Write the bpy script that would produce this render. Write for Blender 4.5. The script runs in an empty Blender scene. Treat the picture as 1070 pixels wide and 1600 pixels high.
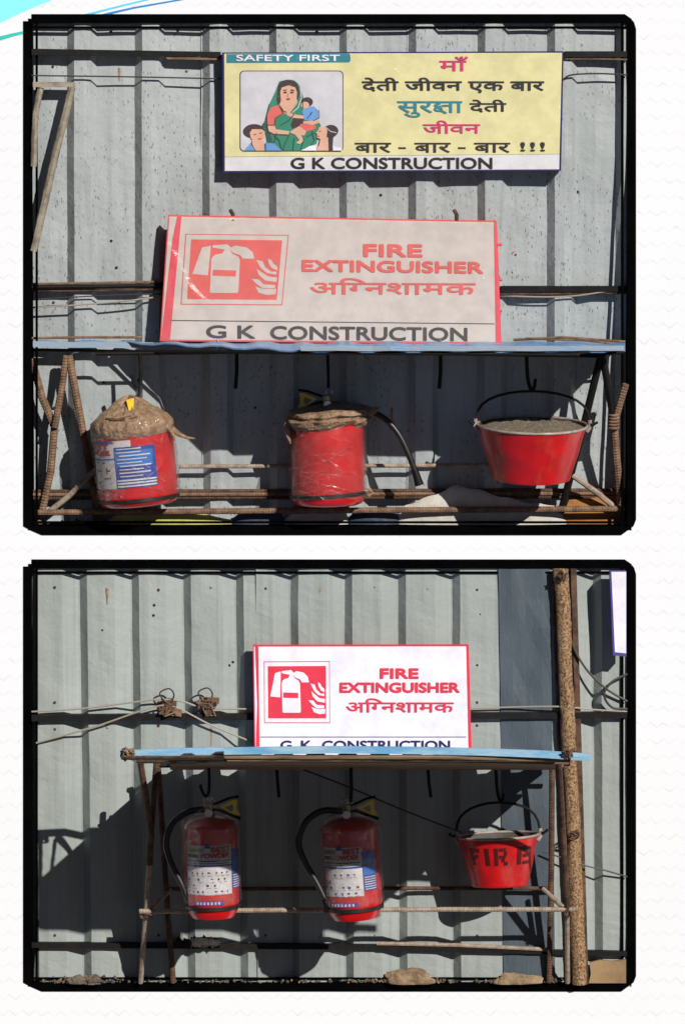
import bpy, bmesh, math, random, os
from mathutils import Vector, Matrix, noise
random.seed(7)
scene = bpy.context.scene
C = scene.collection

# ------------------------------------------------------------------ scale: 600 units of the drawing = 1 m
S = 600.0
ZB = 0.5                       # the wall goes on half a metre below the picture
LCAM = 7200.0                  # camera distance (12 m)
def wz(py): return (1600.0 - py) / S + ZB
ZC = wz(200)
def setback(py):
    """the upper fence leans a little: its foot stands further back than its top"""
    return -44.0*min(max((py - 250.0)/540.0, 0.0), 1.05) if py < 850 else 0.0
def P(px, py, d=0.0):
    d = d + setback(py)
    k = (LCAM - d) / LCAM
    return Vector(((px - 535.0) * k / S, -d / S, ZC + (wz(py) - ZC) * k))

# ------------------------------------------------------------------ camera, sky, sun, exposure
cam = bpy.data.cameras.new('camera'); camo = bpy.data.objects.new('camera', cam); C.objects.link(camo)
scene.camera = camo
camo.location = (0, -LCAM / S, ZC); camo.rotation_euler = (math.radians(90), 0, 0)
cam.sensor_fit = 'VERTICAL'; cam.sensor_height = 24.0
cam.lens = 24.0 * (LCAM / S) / (1600.0 / S)
cam.shift_y = -(600.0 / 1600.0)
cam.clip_end = 500.0
KX, KZ = 0.55, 0.62            # sideways and downward run of a shadow for one unit of depth
sun_dir = Vector((KX, -1.0, KZ)).normalized()
elev = math.asin(sun_dir.z); rot = math.atan2(sun_dir.x, sun_dir.y)
w = bpy.data.worlds.new('World'); scene.world = w; w.use_nodes = True
nt = w.node_tree
sky = nt.nodes.new('ShaderNodeTexSky'); sky.sky_type = 'NISHITA'; sky.sun_disc = False
sky.air_density = 0.12; sky.dust_density = 0.1; sky.ozone_density = 1.0
sky.sun_elevation = elev; sky.sun_rotation = rot
nt.links.new(sky.outputs[0], nt.nodes['Background'].inputs[0])
nt.nodes['Background'].inputs[1].default_value = 0.05
sl = bpy.data.lights.new('sun', 'SUN'); sl.energy = 5.0; sl.angle = math.radians(0.5); sl.color = (1.0, 0.955, 0.89)
so = bpy.data.objects.new('sun', sl); C.objects.link(so)
so.rotation_euler = (-sun_dir).to_track_quat('-Z', 'Y').to_euler(); so.location = sun_dir * 20
vs = scene.view_settings
vs.view_transform = 'Standard'; vs.look = 'None'; vs.gamma = 1.0; vs.use_curve_mapping = False
vs.exposure = 0.22

# ------------------------------------------------------------------ helpers
def tag(o, label=None, cat=None, group=None, kind=None):
    if label: o['label'] = label
    if cat: o['category'] = cat
    if group: o['group'] = group
    if kind: o['kind'] = kind
    return o
def thing(name, label, cat, loc=(0, 0, 0), rot=(0, 0, 0), group=None):
    o = bpy.data.objects.new(name, None); C.objects.link(o); o.empty_display_size = 0.05
    o.location = loc; o.rotation_euler = rot
    return tag(o, label, cat, group)
def frame_of(v):
    v = v.normalized(); a = Vector((0, 0, 1)) if abs(v.z) < 0.9 else Vector((1, 0, 0))
    x = v.cross(a).normalized(); return x, v.cross(x).normalized()
class MB:
    def __init__(s): s.v = []; s.f = []; s.m = []
    def add(s, verts, faces, mi=0):
        n = len(s.v); s.v += [Vector(p) for p in verts]; s.f += [[i + n for i in f] for f in faces]; s.m += [mi] * len(faces)
        return s
    def box(s, lo, hi, mi=0):
        x0, y0, z0 = lo; x1, y1, z1 = hi
        v = [(x0,y0,z0),(x1,y0,z0),(x1,y1,z0),(x0,y1,z0),(x0,y0,z1),(x1,y0,z1),(x1,y1,z1),(x0,y1,z1)]
        return s.add(v, [(0,3,2,1),(4,5,6,7),(0,1,5,4),(1,2,6,5),(2,3,7,6),(3,0,4,7)], mi)
    def hexa(s, a, b, mi=0):
        """a, b: four corners each (front loop, back loop)"""
        return s.add(list(a) + list(b), [(0,1,2,3),(7,6,5,4),(0,4,5,1),(1,5,6,2),(2,6,7,3),(3,7,4,0)], mi)
    def prism(s, front, back, mi=0):
        n = len(front)
        f = [list(range(n)), list(range(2 * n - 1, n - 1, -1))]
        for i in range(n): j = (i + 1) % n; f.append([i, n + i, n + j, j])
        return s.add(list(front) + list(back), f, mi)
    def tube(s, pts, r, seg=8, mi=0, rib=0.0, step=2.3, closed=False, cap=True, lump=0.0):
        pts = [Vector(p) for p in pts]
        if rib or lump:
            st = step / S; q = []
            for a, b in zip(pts[:-1], pts[1:]):
                n = max(1, int((b - a).length / st))
                q += [a.lerp(b, i / n) for i in range(n)]
            q.append(pts[-1]); pts = q
        n = len(pts); rings = []
        x = y = None
        for i, p in enumerate(pts):
            a = pts[i - 1] if i > 0 or closed else p
            b = pts[(i + 1) % n] if i < n - 1 or closed else p
            t = (b - a)
            if t.length < 1e-9: t = Vector((0, 0, 1))
            t.normalize()
            if x is None: x, y = frame_of(t)
            else:
                x = (x - t * x.dot(t)).normalized(); y = t.cross(x).normalized()
            rr = r[i] if isinstance(r, (list, tuple)) else r
            if rib: rr = rr * (1 + (rib if i % 2 else 0))
            for k in range(seg):
                an = 2 * math.pi * k / seg
                q = rr
                if lump: q = rr * (1 + lump * noise.noise(Vector((p.x * 60 + k, p.y * 60, p.z * 60))))
                rings.append(p + (x * math.cos(an) + y * math.sin(an)) * q)
        f = []
        for i in range(n if closed else n - 1):
            j = (i + 1) % n
            for k in range(seg):
                l = (k + 1) % seg
                f.append((i*seg+k, i*seg+l, j*seg+l, j*seg+k))
        if cap and not closed:
            f.append(list(range(seg - 1, -1, -1))); f.append([(n-1)*seg + k for k in range(seg)])
        return s.add(rings, f, mi)
    def lathe(s, prof, seg=40, mi=0, fn=None, a0=0, a1=2*math.pi, close=True):
        """prof: (r,z) in drawing units"""
        v = []; n = len(prof)
        for i, (r, z) in enumerate(prof):
            for k in range(seg):
                an = a0 + (a1 - a0) * k / (seg if close else seg - 1)
                rr, zz = (fn(r, z, an, i) if fn else (r, z))
                v.append((rr * math.sin(an) / S, -rr * math.cos(an) / S, zz / S))
        f = []
        for i in range(n - 1):
            for k in range(seg if close else seg - 1):
                l = (k + 1) % seg
                f.append((i*seg+k, i*seg+l, (i+1)*seg+l, (i+1)*seg+k))
        return s.add(v, f, mi)
    def build(s, name, mat, parent=None, local=True, smooth=False, fix=True):
        me = bpy.data.meshes.new(name)
        off = Vector((0, 0, 0))
        if parent is not None and not local:
            q = parent
            while q is not None: off += Vector(q.location); q = q.parent
        me.from_pydata([tuple(p - off) for p in s.v], [], s.f)
        mats = mat if isinstance(mat, (list, tuple)) else [mat]
        for m in mats: me.materials.append(m)
        me.polygons.foreach_set('material_index', s.m)
        me.validate()
        if fix:
            bm = bmesh.new(); bm.from_mesh(me); bmesh.ops.recalc_face_normals(bm, faces=bm.faces); bm.to_mesh(me); bm.free()
        if smooth:
            me.polygons.foreach_set('use_smooth', [True] * len(me.polygons))
            if hasattr(me, 'set_sharp_from_angle'): me.set_sharp_from_angle(angle=math.radians(40))
        o = bpy.data.objects.new(name, me); C.objects.link(o)
        if parent is not None: o.parent = parent
        return o
def rod(name, pts, r, mat, parent, **k):
    """pts (px,py,d) joined by a rod of radius r"""
    return MB().tube([P(*p) for p in pts], r / S, **k).build(name, mat, parent, local=False, smooth=not k.get('rib'))
def plate(name, poly, d0, d1, mat, parent, local=False):
    return MB().prism([P(x, y, d1) for x, y in poly], [P(x, y, d1) + Vector((0, (d1 - d0) / S, 0)) for x, y in poly]).build(name, mat, parent, local=local)
def curve_pts(pts, n=8):
    """Catmull-Rom through (px,py,d) points"""
    q = [Vector(p) for p in pts]; q = [q[0] * 2 - q[1]] + q + [q[-1] * 2 - q[-2]]; out = []
    for i in range(1, len(q) - 2):
        a, b, c, d = q[i-1:i+3]
        for k in range(n):
            t = k / n
            out.append(tuple(0.5 * ((2*b) + (c-a)*t + (2*a-5*b+4*c-d)*t*t + (3*b-a-3*c+d)*t**3)))
    out.append(tuple(q[-2])); return out

# ------------------------------------------------------------------ materials
def lin(r, g, b):
    f = lambda c: ((c / 255 + 0.055) / 1.055) ** 2.4 if c > 10 else c / 255 / 12.92
    return (f(r), f(g), f(b))
class NT:
    def __init__(s, name):
        s.m = bpy.data.materials.new(name); s.m.use_nodes = True; s.t = s.m.node_tree; s.n = s.t.nodes
        s.b = s.n['Principled BSDF']; s.tc = s.n.new('ShaderNodeTexCoord').outputs['Object']
    def link(s, a, b): s.t.links.new(a, b)
    def mp(s, scale=(1,1,1), rot=(0,0,0), src=None):
        n = s.n.new('ShaderNodeMapping'); n.inputs['Scale'].default_value = scale; n.inputs['Rotation'].default_value = rot
        s.link(src or s.tc, n.inputs[0]); return n.outputs[0]
    def noise(s, scale, detail=5, rough=0.6, vec=None, dist=0):
        n = s.n.new('ShaderNodeTexNoise'); n.inputs['Scale'].default_value = scale; n.inputs['Detail'].default_value = detail
        n.inputs['Roughness'].default_value = rough; n.inputs['Distortion'].default_value = dist
        s.link(vec or s.tc, n.inputs['Vector']); return n.outputs[0]
    def vor(s, scale, vec=None, rnd=1.0):
        n = s.n.new('ShaderNodeTexVoronoi'); n.inputs['Scale'].default_value = scale; n.inputs['Randomness'].default_value = rnd
        s.link(vec or s.tc, n.inputs['Vector']); return n.outputs['Distance']
    def ramp(s, fac, a, b, ca=0.0, cb=1.0):
        n = s.n.new('ShaderNodeMapRange'); n.clamp = True
        for i, v in zip((1, 2, 3, 4), (a, b, ca, cb)): n.inputs[i].default_value = v
        s.link(fac, n.inputs[0]); return n.outputs[0]
    def math(s, op, a, b=None):
        n = s.n.new('ShaderNodeMath'); n.operation = op
        for i, v in enumerate((a, b)):
            if v is None: continue
            if isinstance(v, (int, float)): n.inputs[i].default_value = v
            else: s.link(v, n.inputs[i])
        return n.outputs[0]
    def mix(s, fac, a, b):
        n = s.n.new('ShaderNodeMix'); n.data_type = 'RGBA'
        for sock, v in ((n.inputs[0], fac), (n.inputs[6], a), (n.inputs[7], b)):
            if isinstance(v, (int, float)): sock.default_value = v
            elif isinstance(v, tuple): sock.default_value = (*v, 1)
            else: s.link(v, sock)
        return n.outputs[2]
    def bump(s, h, dist, strength=1.0):
        n = s.n.new('ShaderNodeBump'); n.inputs['Strength'].default_value = strength; n.inputs['Distance'].default_value = dist
        s.link(h, n.inputs['Height']); s.link(n.outputs[0], s.b.inputs['Normal']); return n
    def fin(s, col, rough=0.6, metal=0.0, spec=0.4, coat=0.0, coat_r=0.1):
        b = s.b
        if isinstance(col, tuple): b.inputs['Base Color'].default_value = (*col, 1)
        else: s.link(col, b.inputs['Base Color'])
        if isinstance(rough, (int, float)): b.inputs['Roughness'].default_value = rough
        else: s.link(rough, b.inputs['Roughness'])
        b.inputs['Metallic'].default_value = metal; b.inputs['Specular IOR Level'].default_value = spec
        b.inputs['Coat Weight'].default_value = coat; b.inputs['Coat Roughness'].default_value = coat_r
        return s.m
def mk(name, c1, c2=None, scale=12, rough=0.6, metal=0.0, bump=0.0, bscale=120, coat=0.0, spec=0.4, lo=0.4, hi=0.62, stretch=(1,1,1)):
    n = NT(name); v = n.mp(stretch)
    col = c1
    if c2: col = n.mix(n.ramp(n.noise(scale, 6, 0.65, v), lo, hi), c1, c2)
    if bump: n.bump(n.noise(bscale, 4, 0.6, v), bump)
    return n.fin(col, rough, metal, spec, coat)
def sheet_mat(name, base, dark, light, fleck, fmask):
    n = NT(name)
    big = n.noise(1.6, 5, 0.6); streak = n.noise(1.0, 6, 0.65, n.mp((55, 55, 1.3)))
    col = n.mix(n.ramp(big, 0.35, 0.7), base, light)
    col = n.mix(n.ramp(streak, 0.48, 0.75, 0, 0.6), col, dark)
    fine = n.noise(60, 5, 0.7); col = n.mix(n.ramp(fine, 0.55, 0.75, 0, 0.28), col, dark)
    # slanting flecks of splashed dirt
    fv = n.mp((170, 10, 62), (0, math.radians(38), 0))
    fl = n.ramp(n.vor(1.0, fv), fleck, fleck * 0.55)
    mask = n.ramp(n.noise(4.5, 3, 0.6), fmask, fmask + 0.1)
    pres = n.ramp(n.noise(1.0, 2, 0.5, n.mp((110, 5, 45))), 0.49, 0.54)
    col = n.mix(n.math('MULTIPLY', n.math('MULTIPLY', fl, mask), pres), col, (0.13, 0.125, 0.115))
    lng = n.ramp(n.noise(1.0, 3, 0.6, n.mp((140, 10, 9), (0, math.radians(6), 0))), 0.70, 0.76, 0, 0.4)
    col = n.mix(lng, col, dark)
    rs = n.ramp(n.noise(3.0, 8, 0.75, n.mp((5, 5, 0.8))), 0.62, 0.80, 0, 0.6)
    col = n.mix(rs, col, (0.15, 0.10, 0.06))
    n.bump(n.noise(6, 5, 0.62), 0.011, 0.7)
    return n.fin(col, n.ramp(fine, 0.3, 0.7, 0.42, 0.62), 0.0, 0.35)
M = {}
def wall_mat():
    n = NT('white_embossed_wall')
    sx = n.n.new('ShaderNodeSeparateXYZ'); n.link(n.tc, sx.inputs[0])
    tri = n.math('PINGPONG', n.math('MULTIPLY', sx.outputs[0], S / 10.0), 1.0)
    wob = n.math('MULTIPLY', n.noise(14, 2), 0.35)
    row = n.math('ADD', n.math('ADD', n.math('MULTIPLY', sx.outputs[2], S / 25.0), n.math('MULTIPLY', tri, 0.32)), wob)
    h = n.ramp(n.math('PINGPONG', row, 0.5), 0.01, 0.10)
    h = n.math('MAXIMUM', h, n.ramp(n.noise(30, 2), 0.72, 0.5, 0, 0.8))
    n.bump(h, 0.0008, 0.25)
    base = n.mix(n.ramp(n.noise(2, 4), 0.3, 0.7), (0.645, 0.66, 0.695), (0.66, 0.675, 0.71))
    return n.fin(n.mix(h, (0.56, 0.57, 0.595), base), 0.7, 0, 0.2)
M['wall'] = wall_mat()
M['frame'] = mk('black_frame_paint', (0.0012, 0.0012, 0.0013), (0.002, 0.002, 0.002), rough=0.8, spec=0.0)
M['sheet_a'] = sheet_mat('pale_grey_sheet', (0.285, 0.31, 0.315), (0.20, 0.215, 0.215), (0.335, 0.36, 0.365), 0.34, 0.40)
M['sheet_b'] = sheet_mat('grey_green_sheet', (0.235, 0.262, 0.25), (0.16, 0.178, 0.172), (0.285, 0.312, 0.30), 0.18, 0.60)
M['strip_shade'] = mk('slate_blue_shade', (0.045, 0.06, 0.075), (0.06, 0.078, 0.095), 5, 0.5, bump=0.001, bscale=40, stretch=(4, 4, 1))  # slate tone painted in place of the shadow left of the post
M['black_steel'] = mk('black_steel', (0.004, 0.0038, 0.004), (0.014, 0.009, 0.007), 30, 0.6, spec=0.2, bump=0.0006, lo=0.5, hi=0.75)
M['rust'] = mk('rusty_rebar', (0.10, 0.055, 0.033), (0.20, 0.12, 0.072), 40, 0.8, bump=0.0008, bscale=260)
M['rust_dark'] = mk('dark_rust', (0.035, 0.018, 0.012), (0.11, 0.055, 0.03), 35, 0.8, bump=0.0008, bscale=220)
M['rust_pale'] = mk('dusty_rebar', (0.30, 0.25, 0.20), (0.19, 0.13, 0.09), 55, 0.75, bump=0.0006, bscale=260)
M['galv'] = mk('weathered_pipe', (0.27, 0.235, 0.18), (0.15, 0.125, 0.095), 30, 0.6, bump=0.0008, bscale=90)
M['blue_sheet'] = mk('blue_roof_sheet', (0.20, 0.30, 0.42), (0.08, 0.22, 0.50), 5, 0.4, bump=0.0006, bscale=50, lo=0.42, hi=0.6, stretch=(1, 3, 3))
M['grey_lip'] = mk('grey_blue_edge', (0.22, 0.28, 0.35), (0.09, 0.25, 0.50), 4, 0.45, bump=0.001, bscale=50, lo=0.52, hi=0.66, stretch=(1, 1, 6))
M['blue_lip'] = mk('light_blue_edge', (0.26, 0.40, 0.50), (0.10, 0.28, 0.46), 7, 0.5, bump=0.001, bscale=60, stretch=(1, 4, 4))
M['wood'] = mk('brown_plank', (0.21, 0.145, 0.085), (0.10, 0.062, 0.036), 9, 0.8, bump=0.001, bscale=60, stretch=(1, 14, 14))
M['bark'] = mk('rough_timber', (0.32, 0.205, 0.105), (0.08, 0.034, 0.017), 190, 0.9, bump=0.004, bscale=240, lo=0.44, hi=0.60, stretch=(1, 1, 0.9))
M['red'] = mk('red_enamel', (0.52, 0.004, 0.007), (0.42, 0.003, 0.006), 14, 0.32, coat=0.4, bump=0.0004, bscale=30)
def chipped():
    n = NT('chipped_red_paint'); col = n.mix(n.ramp(n.noise(16, 5), 0.35, 0.65), (0.47, 0.004, 0.007), (0.35, 0.004, 0.006))
    col = n.mix(n.ramp(n.noise(9, 7, 0.7, n.mp((1, 1, .5))), 0.55, 0.75, 0, 0.35), col, (0.30, 0.13, 0.10))
    col = n.mix(n.ramp(n.noise(95, 5, 0.7), 0.685, 0.72), col, (0.12, 0.06, 0.045))
    n.bump(n.noise(25, 4), 0.0012); return n.fin(col, n.ramp(n.noise(20, 5), 0.3, 0.7, 0.3, 0.55), 0, 0.4, 0.15)
M['red_matt'] = chipped()
M['black_rubber'] = mk('black_rubber', (0.008, 0.008, 0.009), (0.016, 0.015, 0.014), 50, 0.42)
M['yellow'] = mk('yellow_plastic', (0.68, 0.46, 0.03), (0.58, 0.36, 0.025), 40, 0.4)
M['brass'] = mk('dull_brass', (0.32, 0.26, 0.15), None, rough=0.35, metal=0.8)
M['chrome'] = mk('bright_metal', (0.5, 0.5, 0.5), None, rough=0.3, metal=0.9)
M['brown_cloth'] = mk('dusty_brown_wrap', (0.31, 0.205, 0.125), (0.18, 0.105, 0.062), 60, 0.55, bump=0.006, bscale=150, coat=0.2)
M['sand'] = mk('coarse_sand', (0.36, 0.295, 0.215), (0.15, 0.115, 0.08), 260, 0.95, bump=0.010, bscale=380, lo=0.35, hi=0.6)
M['galv_rim'] = mk('galvanised_rim', (0.32, 0.28, 0.25), (0.22, 0.16, 0.13), 60, 0.5)
M['bucket_in'] = mk('dull_bucket_inside', (0.07, 0.06, 0.055), (0.035, 0.03, 0.028), 40, 0.7)
M['wire'] = mk('dark_wire', (0.035, 0.030, 0.028), None, rough=0.5)
M['wire_pale'] = mk('pale_wire', (0.26, 0.23, 0.19), None, rough=0.5)
M['sack'] = mk('white_woven_sack', (0.50, 0.49, 0.46), (0.38, 0.35, 0.30), 14, 0.8, bump=0.003, bscale=30)
M['sack_y'] = mk('yellow_green_sack', (0.42, 0.42, 0.10), (0.30, 0.30, 0.09), 14, 0.75, bump=0.003, bscale=30)
M['sack_b'] = mk('dark_blue_tarp', (0.02, 0.03, 0.055), (0.035, 0.05, 0.08), 20, 0.6, bump=0.003, bscale=50)
M['ply'] = mk('orange_brown_board', (0.33, 0.145, 0.03), (0.20, 0.075, 0.018), 12, 0.7, bump=0.001, bscale=60, stretch=(1, 1, 6))
M['card'] = mk('brown_cardboard', (0.27, 0.175, 0.09), (0.17, 0.105, 0.052), 10, 0.85, bump=0.0006)
M['stone'] = mk('tan_stone', (0.27, 0.185, 0.11), (0.13, 0.085, 0.05), 30, 0.9, bump=0.004, bscale=90)
M['stone_g'] = mk('grey_rubble', (0.13, 0.10, 0.075), (0.06, 0.045, 0.035), 30, 0.9, bump=0.004, bscale=90)
M['soot'] = mk('charred_cloth', (0.008, 0.007, 0.007), (0.025, 0.02, 0.016), 30, 0.9, bump=0.004, bscale=60)
M['earth'] = mk('brown_earth', (0.06, 0.052, 0.044), (0.08, 0.07, 0.06), 3, 0.95, bump=0.01, bscale=20)
M['rust_stain'] = mk('rust_stain', (0.22, 0.105, 0.04), (0.27, 0.19, 0.11), 90, 0.85)
M['swoosh_cyan'] = mk('cyan_paint', (0.19, 0.76, 0.86), (0.21, 0.79, 0.88), 4, 0.6)
M['swoosh_teal'] = mk('teal_paint', (0.02, 0.44, 0.38), None, rough=0.6)
M['swoosh_blue'] = mk('blue_paint', (0.01, 0.20, 0.50), None, rough=0.6)
M['swoosh_sky'] = mk('sky_blue_paint', (0.08, 0.50, 0.66), None, rough=0.6)
def ink(name, c, rough=0.45): M[name] = mk(name, c, tuple(x * 0.86 for x in c), 18, rough, spec=0.3); return M[name]
for nm, c in dict(ink_white=(0.60, 0.59, 0.62), ink_white2=(0.68, 0.66, 0.75), ink_bone=(0.50, 0.445, 0.415), ink_yellow=(0.60, 0.555, 0.29), ink_navy=(0.012, 0.012, 0.09),
                  ink_teal=(0.012, 0.17, 0.22), ink_black=(0.006, 0.005, 0.005), ink_magenta=(0.52, 0.012, 0.13), ink_red=(0.62, 0.03, 0.06), ink_redpale=(0.62, 0.07, 0.065),
                  ink_grey=(0.50, 0.49, 0.54), ink_green=(0.015, 0.19, 0.115), ink_dkgreen=(0.008, 0.075, 0.05), ink_skin=(0.60, 0.34, 0.24), ink_coral=(0.60, 0.11, 0.10),
                  ink_hair=(0.035, 0.015, 0.018), ink_blue=(0.11, 0.27, 0.55), ink_label=(0.56, 0.54, 0.54), ink_lblue=(0.018, 0.05, 0.27), ink_mblue=(0.02, 0.14, 0.45),
                  ink_violet=(0.07, 0.05, 0.25), ink_brick=(0.45, 0.03, 0.03), ink_stencil=(0.065, 0.006, 0.007), ink_olive=(0.20, 0.24, 0.12), ink_grey2=(0.22, 0.21, 0.22)).items(): ink(nm, c)
def film_mat(name, body, col, rough=0.12, vary=0.5, crump=0.0015, bs=55):
    n = NT(name); t = n.t
    tr = n.n.new('ShaderNodeBsdfTransparent'); gl = n.n.new('ShaderNodeBsdfGlossy'); df = n.n.new('ShaderNodeBsdfDiffuse')
    gl.inputs['Roughness'].default_value = rough; df.inputs[0].default_value = (*col, 1)
    m1 = n.n.new('ShaderNodeMixShader'); m2 = n.n.new('ShaderNodeMixShader')
    lw = n.n.new('ShaderNodeFresnel'); lw.inputs[0].default_value = 1.45
    bp = n.n.new('ShaderNodeBump'); bp.inputs['Distance'].default_value = crump; bp.inputs['Strength'].default_value = 0.8
    n.link(n.math('ABSOLUTE', n.math('SUBTRACT', n.noise(bs, 5, 0.65, n.mp((1, 1, 1.7), (0.3, 0.5, 0)), 1.2), 0.5)), bp.inputs['Height'])
    n.link(bp.outputs[0], gl.inputs['Normal']); n.link(bp.outputs[0], lw.inputs['Normal'])
    n.link(n.ramp(n.noise(35, 4, 0.7), 0.35, 0.75, body * (1 - vary), body * (1 + vary)), m1.inputs[0])
    n.link(tr.outputs[0], m1.inputs[1]); n.link(df.outputs[0], m1.inputs[2])
    n.link(n.math('MINIMUM', n.math('MULTIPLY', lw.outputs[0], 0.95), 0.38), m2.inputs[0]); n.link(m1.outputs[0], m2.inputs[1]); n.link(gl.outputs[0], m2.inputs[2])
    n.link(m2.outputs[0], n.n['Material Output'].inputs[0]); return n.m
M['film'] = film_mat('clear_plastic_film', 0.022, (0.8, 0.78, 0.75), 0.18, 0.2)
M['film_milky'] = film_mat('dusty_plastic_film', 0.10, (0.66, 0.58, 0.53), 0.16, 0.25)
M['wrap'] = film_mat('stretch_wrap', 0.035, (0.70, 0.50, 0.44), 0.14, 0.8, 0.022, 46)

# ------------------------------------------------------------------ lettering
FONT = None
def text2d(body, fat=0.0, space=1.0, latin=True):
    c = bpy.data.curves.new('lettering', 'FONT'); c.body = body; c.size = 1; c.offset = fat; c.space_character = space; c.resolution_u = 4
    if latin and FONT: c.font = FONT
    o = bpy.data.objects.new('lettering', c); C.objects.link(o)
    me = bpy.data.meshes.new_from_object(o.evaluated_get(bpy.context.evaluated_depsgraph_get()))
    bm = bmesh.new(); bm.from_mesh(me); bmesh.ops.remove_doubles(bm, verts=bm.verts, dist=1e-5)
    bpy.data.objects.remove(o); bpy.data.curves.remove(c); bpy.data.meshes.remove(me)
    return bm
def comps(bm):
    seen = set(); out = []
    for v in bm.verts:
        if v in seen: continue
        st = [v]; seen.add(v); cp = []
        while st:
            a = st.pop(); cp.append(a)
            for e in a.link_edges:
                b = e.other_vert(a)
                if b not in seen: seen.add(b); st.append(b)
        out.append(cp)
    return sorted(out, key=lambda c: min(v.co.x for v in c))
def dump(bm):
    bm.verts.index_update()
    r = ([(v.co.x, v.co.y) for v in bm.verts], [[v.index for v in f.verts] for f in bm.faces]); bm.free(); return r
def stroke2d(pts, w):
    """a ribbon along 2d points"""
    v = []; n = len(pts)
    for i, p in enumerate(pts):
        a = pts[max(i-1, 0)]; b = pts[min(i+1, n-1)]
        tx, ty = b[0]-a[0], b[1]-a[1]; l = math.hypot(tx, ty) or 1; nx, ny = -ty/l*w/2, tx/l*w/2
        v += [(p[0]+nx, p[1]+ny), (p[0]-nx, p[1]-ny)]
    return v, [[2*i, 2*i+1, 2*i+3, 2*i+2] for i in range(n-1)]
def join2d(parts):
    V = []; F = []
    for i_, (v, f) in enumerate(parts):
        n = len(V); V += [(q[0], q[1], i_*0.008) for q in v]; F += [[i+n for i in q] for q in f]
    return V, F
def deva_agni(fat):
    bm = text2d('अिगनशामक', fat, 1, False)
    cs = comps(bm); ga = cs[2]; x1 = max(v.co.x for v in ga); cut = x1 - 0.215; sh = 0.215 - 0.05
    for cp in cs[3:]:
        for v in cp: v.co.x -= sh
    cut_faces = {f for v in ga for f in v.link_faces}; geom = list(ga) + list(cut_faces) + list({e for f in cut_faces for e in f.edges})
    bmesh.ops.bisect_plane(bm, geom=geom, plane_co=(cut, 0, 0), plane_no=(1, 0, 0), clear_outer=True)
    return dump(bm)
def deva_suraksha(fat):
    a = dump(text2d('सुर', fat, 1, False)); w_ = 0.07
    o = 1.10
    st = [[(o-0.03, .585), (o+.62, .585)], [(o+.55, .6), (o+.55, 0)],
          [(o+.20, .6), (o+.20, .50), (o+.12, .46), (o+.07, .40), (o+.10, .34), (o+.20, .33), (o+.32, .38), (o+.42, .39), (o+.55, .39)],
          [(o+.20, .33), (o+.09, .27), (o+.06, .18), (o+.11, .10), (o+.21, .09), (o+.27, .15), (o+.25, .23), (o+.17, .25)], [(o+.24, .11), (o+.34, .03), (o+.40, -.04)],
          [(o+.60, .585), (o+.90, .585)], [(o+.80, .6), (o+.80, 0)]]
    return join2d([a] + [stroke2d(q, w_) for q in st])
def fit(vf, x0, y0, x1, y1, slope=0.0):
    """fit 2d glyphs in a box given in drawing units (y down)"""
    V, F = vf; xs = [v[0] for v in V]; ys = [v[1] for v in V]; a, b, c, d = min(xs), max(xs), min(ys), max(ys)
    return [(x0 + (v[0]-a)/(b-a)*(x1-x0), y1 - (v[1]-c)/(d-c)*(y1-y0) + slope*((v[0]-a)/(b-a))*(x1-x0)) + tuple(v[2:]) for v in V], F
class SignFace:
    """the plane of a sign: depth runs linearly from the top edge to the bottom edge"""
    def __init__(s, ytop, dtop, ybot, dbot, parent): s.a = (ytop, dtop, ybot, dbot); s.p = parent; s.under = parent
    def at(s, x, y, lift=0.0):
        yt, dt, yb, db = s.a; return P(x, y, dt + (db - dt) * (y - yt) / (yb - yt) + lift)
    def flat(s, name, vf, mat, lift):
        V, F = vf; o = MB().add([s.at(x, y, lift) for x, y in V], F).build(name, mat, s.under if name not in ('face', 'red_band', 'red_edge') else s.p, local=False, fix=False)
        if name == 'face' and s.under is s.p: s.under = o
        return o
    def poly(s, name, pts, mat, lift): return s.flat(name, (pts, [list(range(len(pts)))]), mat, lift)
    def text(s, body, box, mat, lift=0.9, fat=0.02, slope=0.0, latin=True, space=1.0, vf=None):
        vf = vf or dump(text2d(body, 0, space, latin)); x0, y0, x1, y1 = box; e = fat*(y1 - y0)*(1.3 if latin else 1.0)
        V, F = fit(vf, x0 + e, y0 + e, x1 - e, y1 - e, slope=slope); mb = MB(); k = 0
        dirs = [(0, 0)] + [(math.cos(a*math.pi/4)*e*1.0, math.sin(a*math.pi/4)*e*1.0) for a in range(8)] + [(math.cos(a*math.pi/2 + .4)*e*.55, math.sin(a*math.pi/2 + .4)*e*.55) for a in range(4)]
        for dx, dy in dirs: mb.add([s.at(v[0] + dx, v[1] + dy, lift + k*.07 + (v[2] if len(v) > 2 else 0)) for v in V], F); k += 1
        return mb.build('lettering', mat, s.under, local=False, fix=False)
def ell(cx, cy, rx, ry, n=24, a0=0, a1=360):
    return [(cx + rx*math.cos(math.radians(a0+(a1-a0)*i/n)), cy + ry*math.sin(math.radians(a0+(a1-a0)*i/n))) for i in range(n)]
def rrect(x0, y0, x1, y1, r, n=5):
    o = []
    for cx, cy, a in ((x1-r, y1-r, 0), (x0+r, y1-r, 90), (x0+r, y0+r, 180), (x1-r, y0+r, 270)):
        o += [(cx + r*math.cos(math.radians(a+90*i/n)), cy + r*math.sin(math.radians(a+90*i/n))) for i in range(n+1)]
    return o

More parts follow.
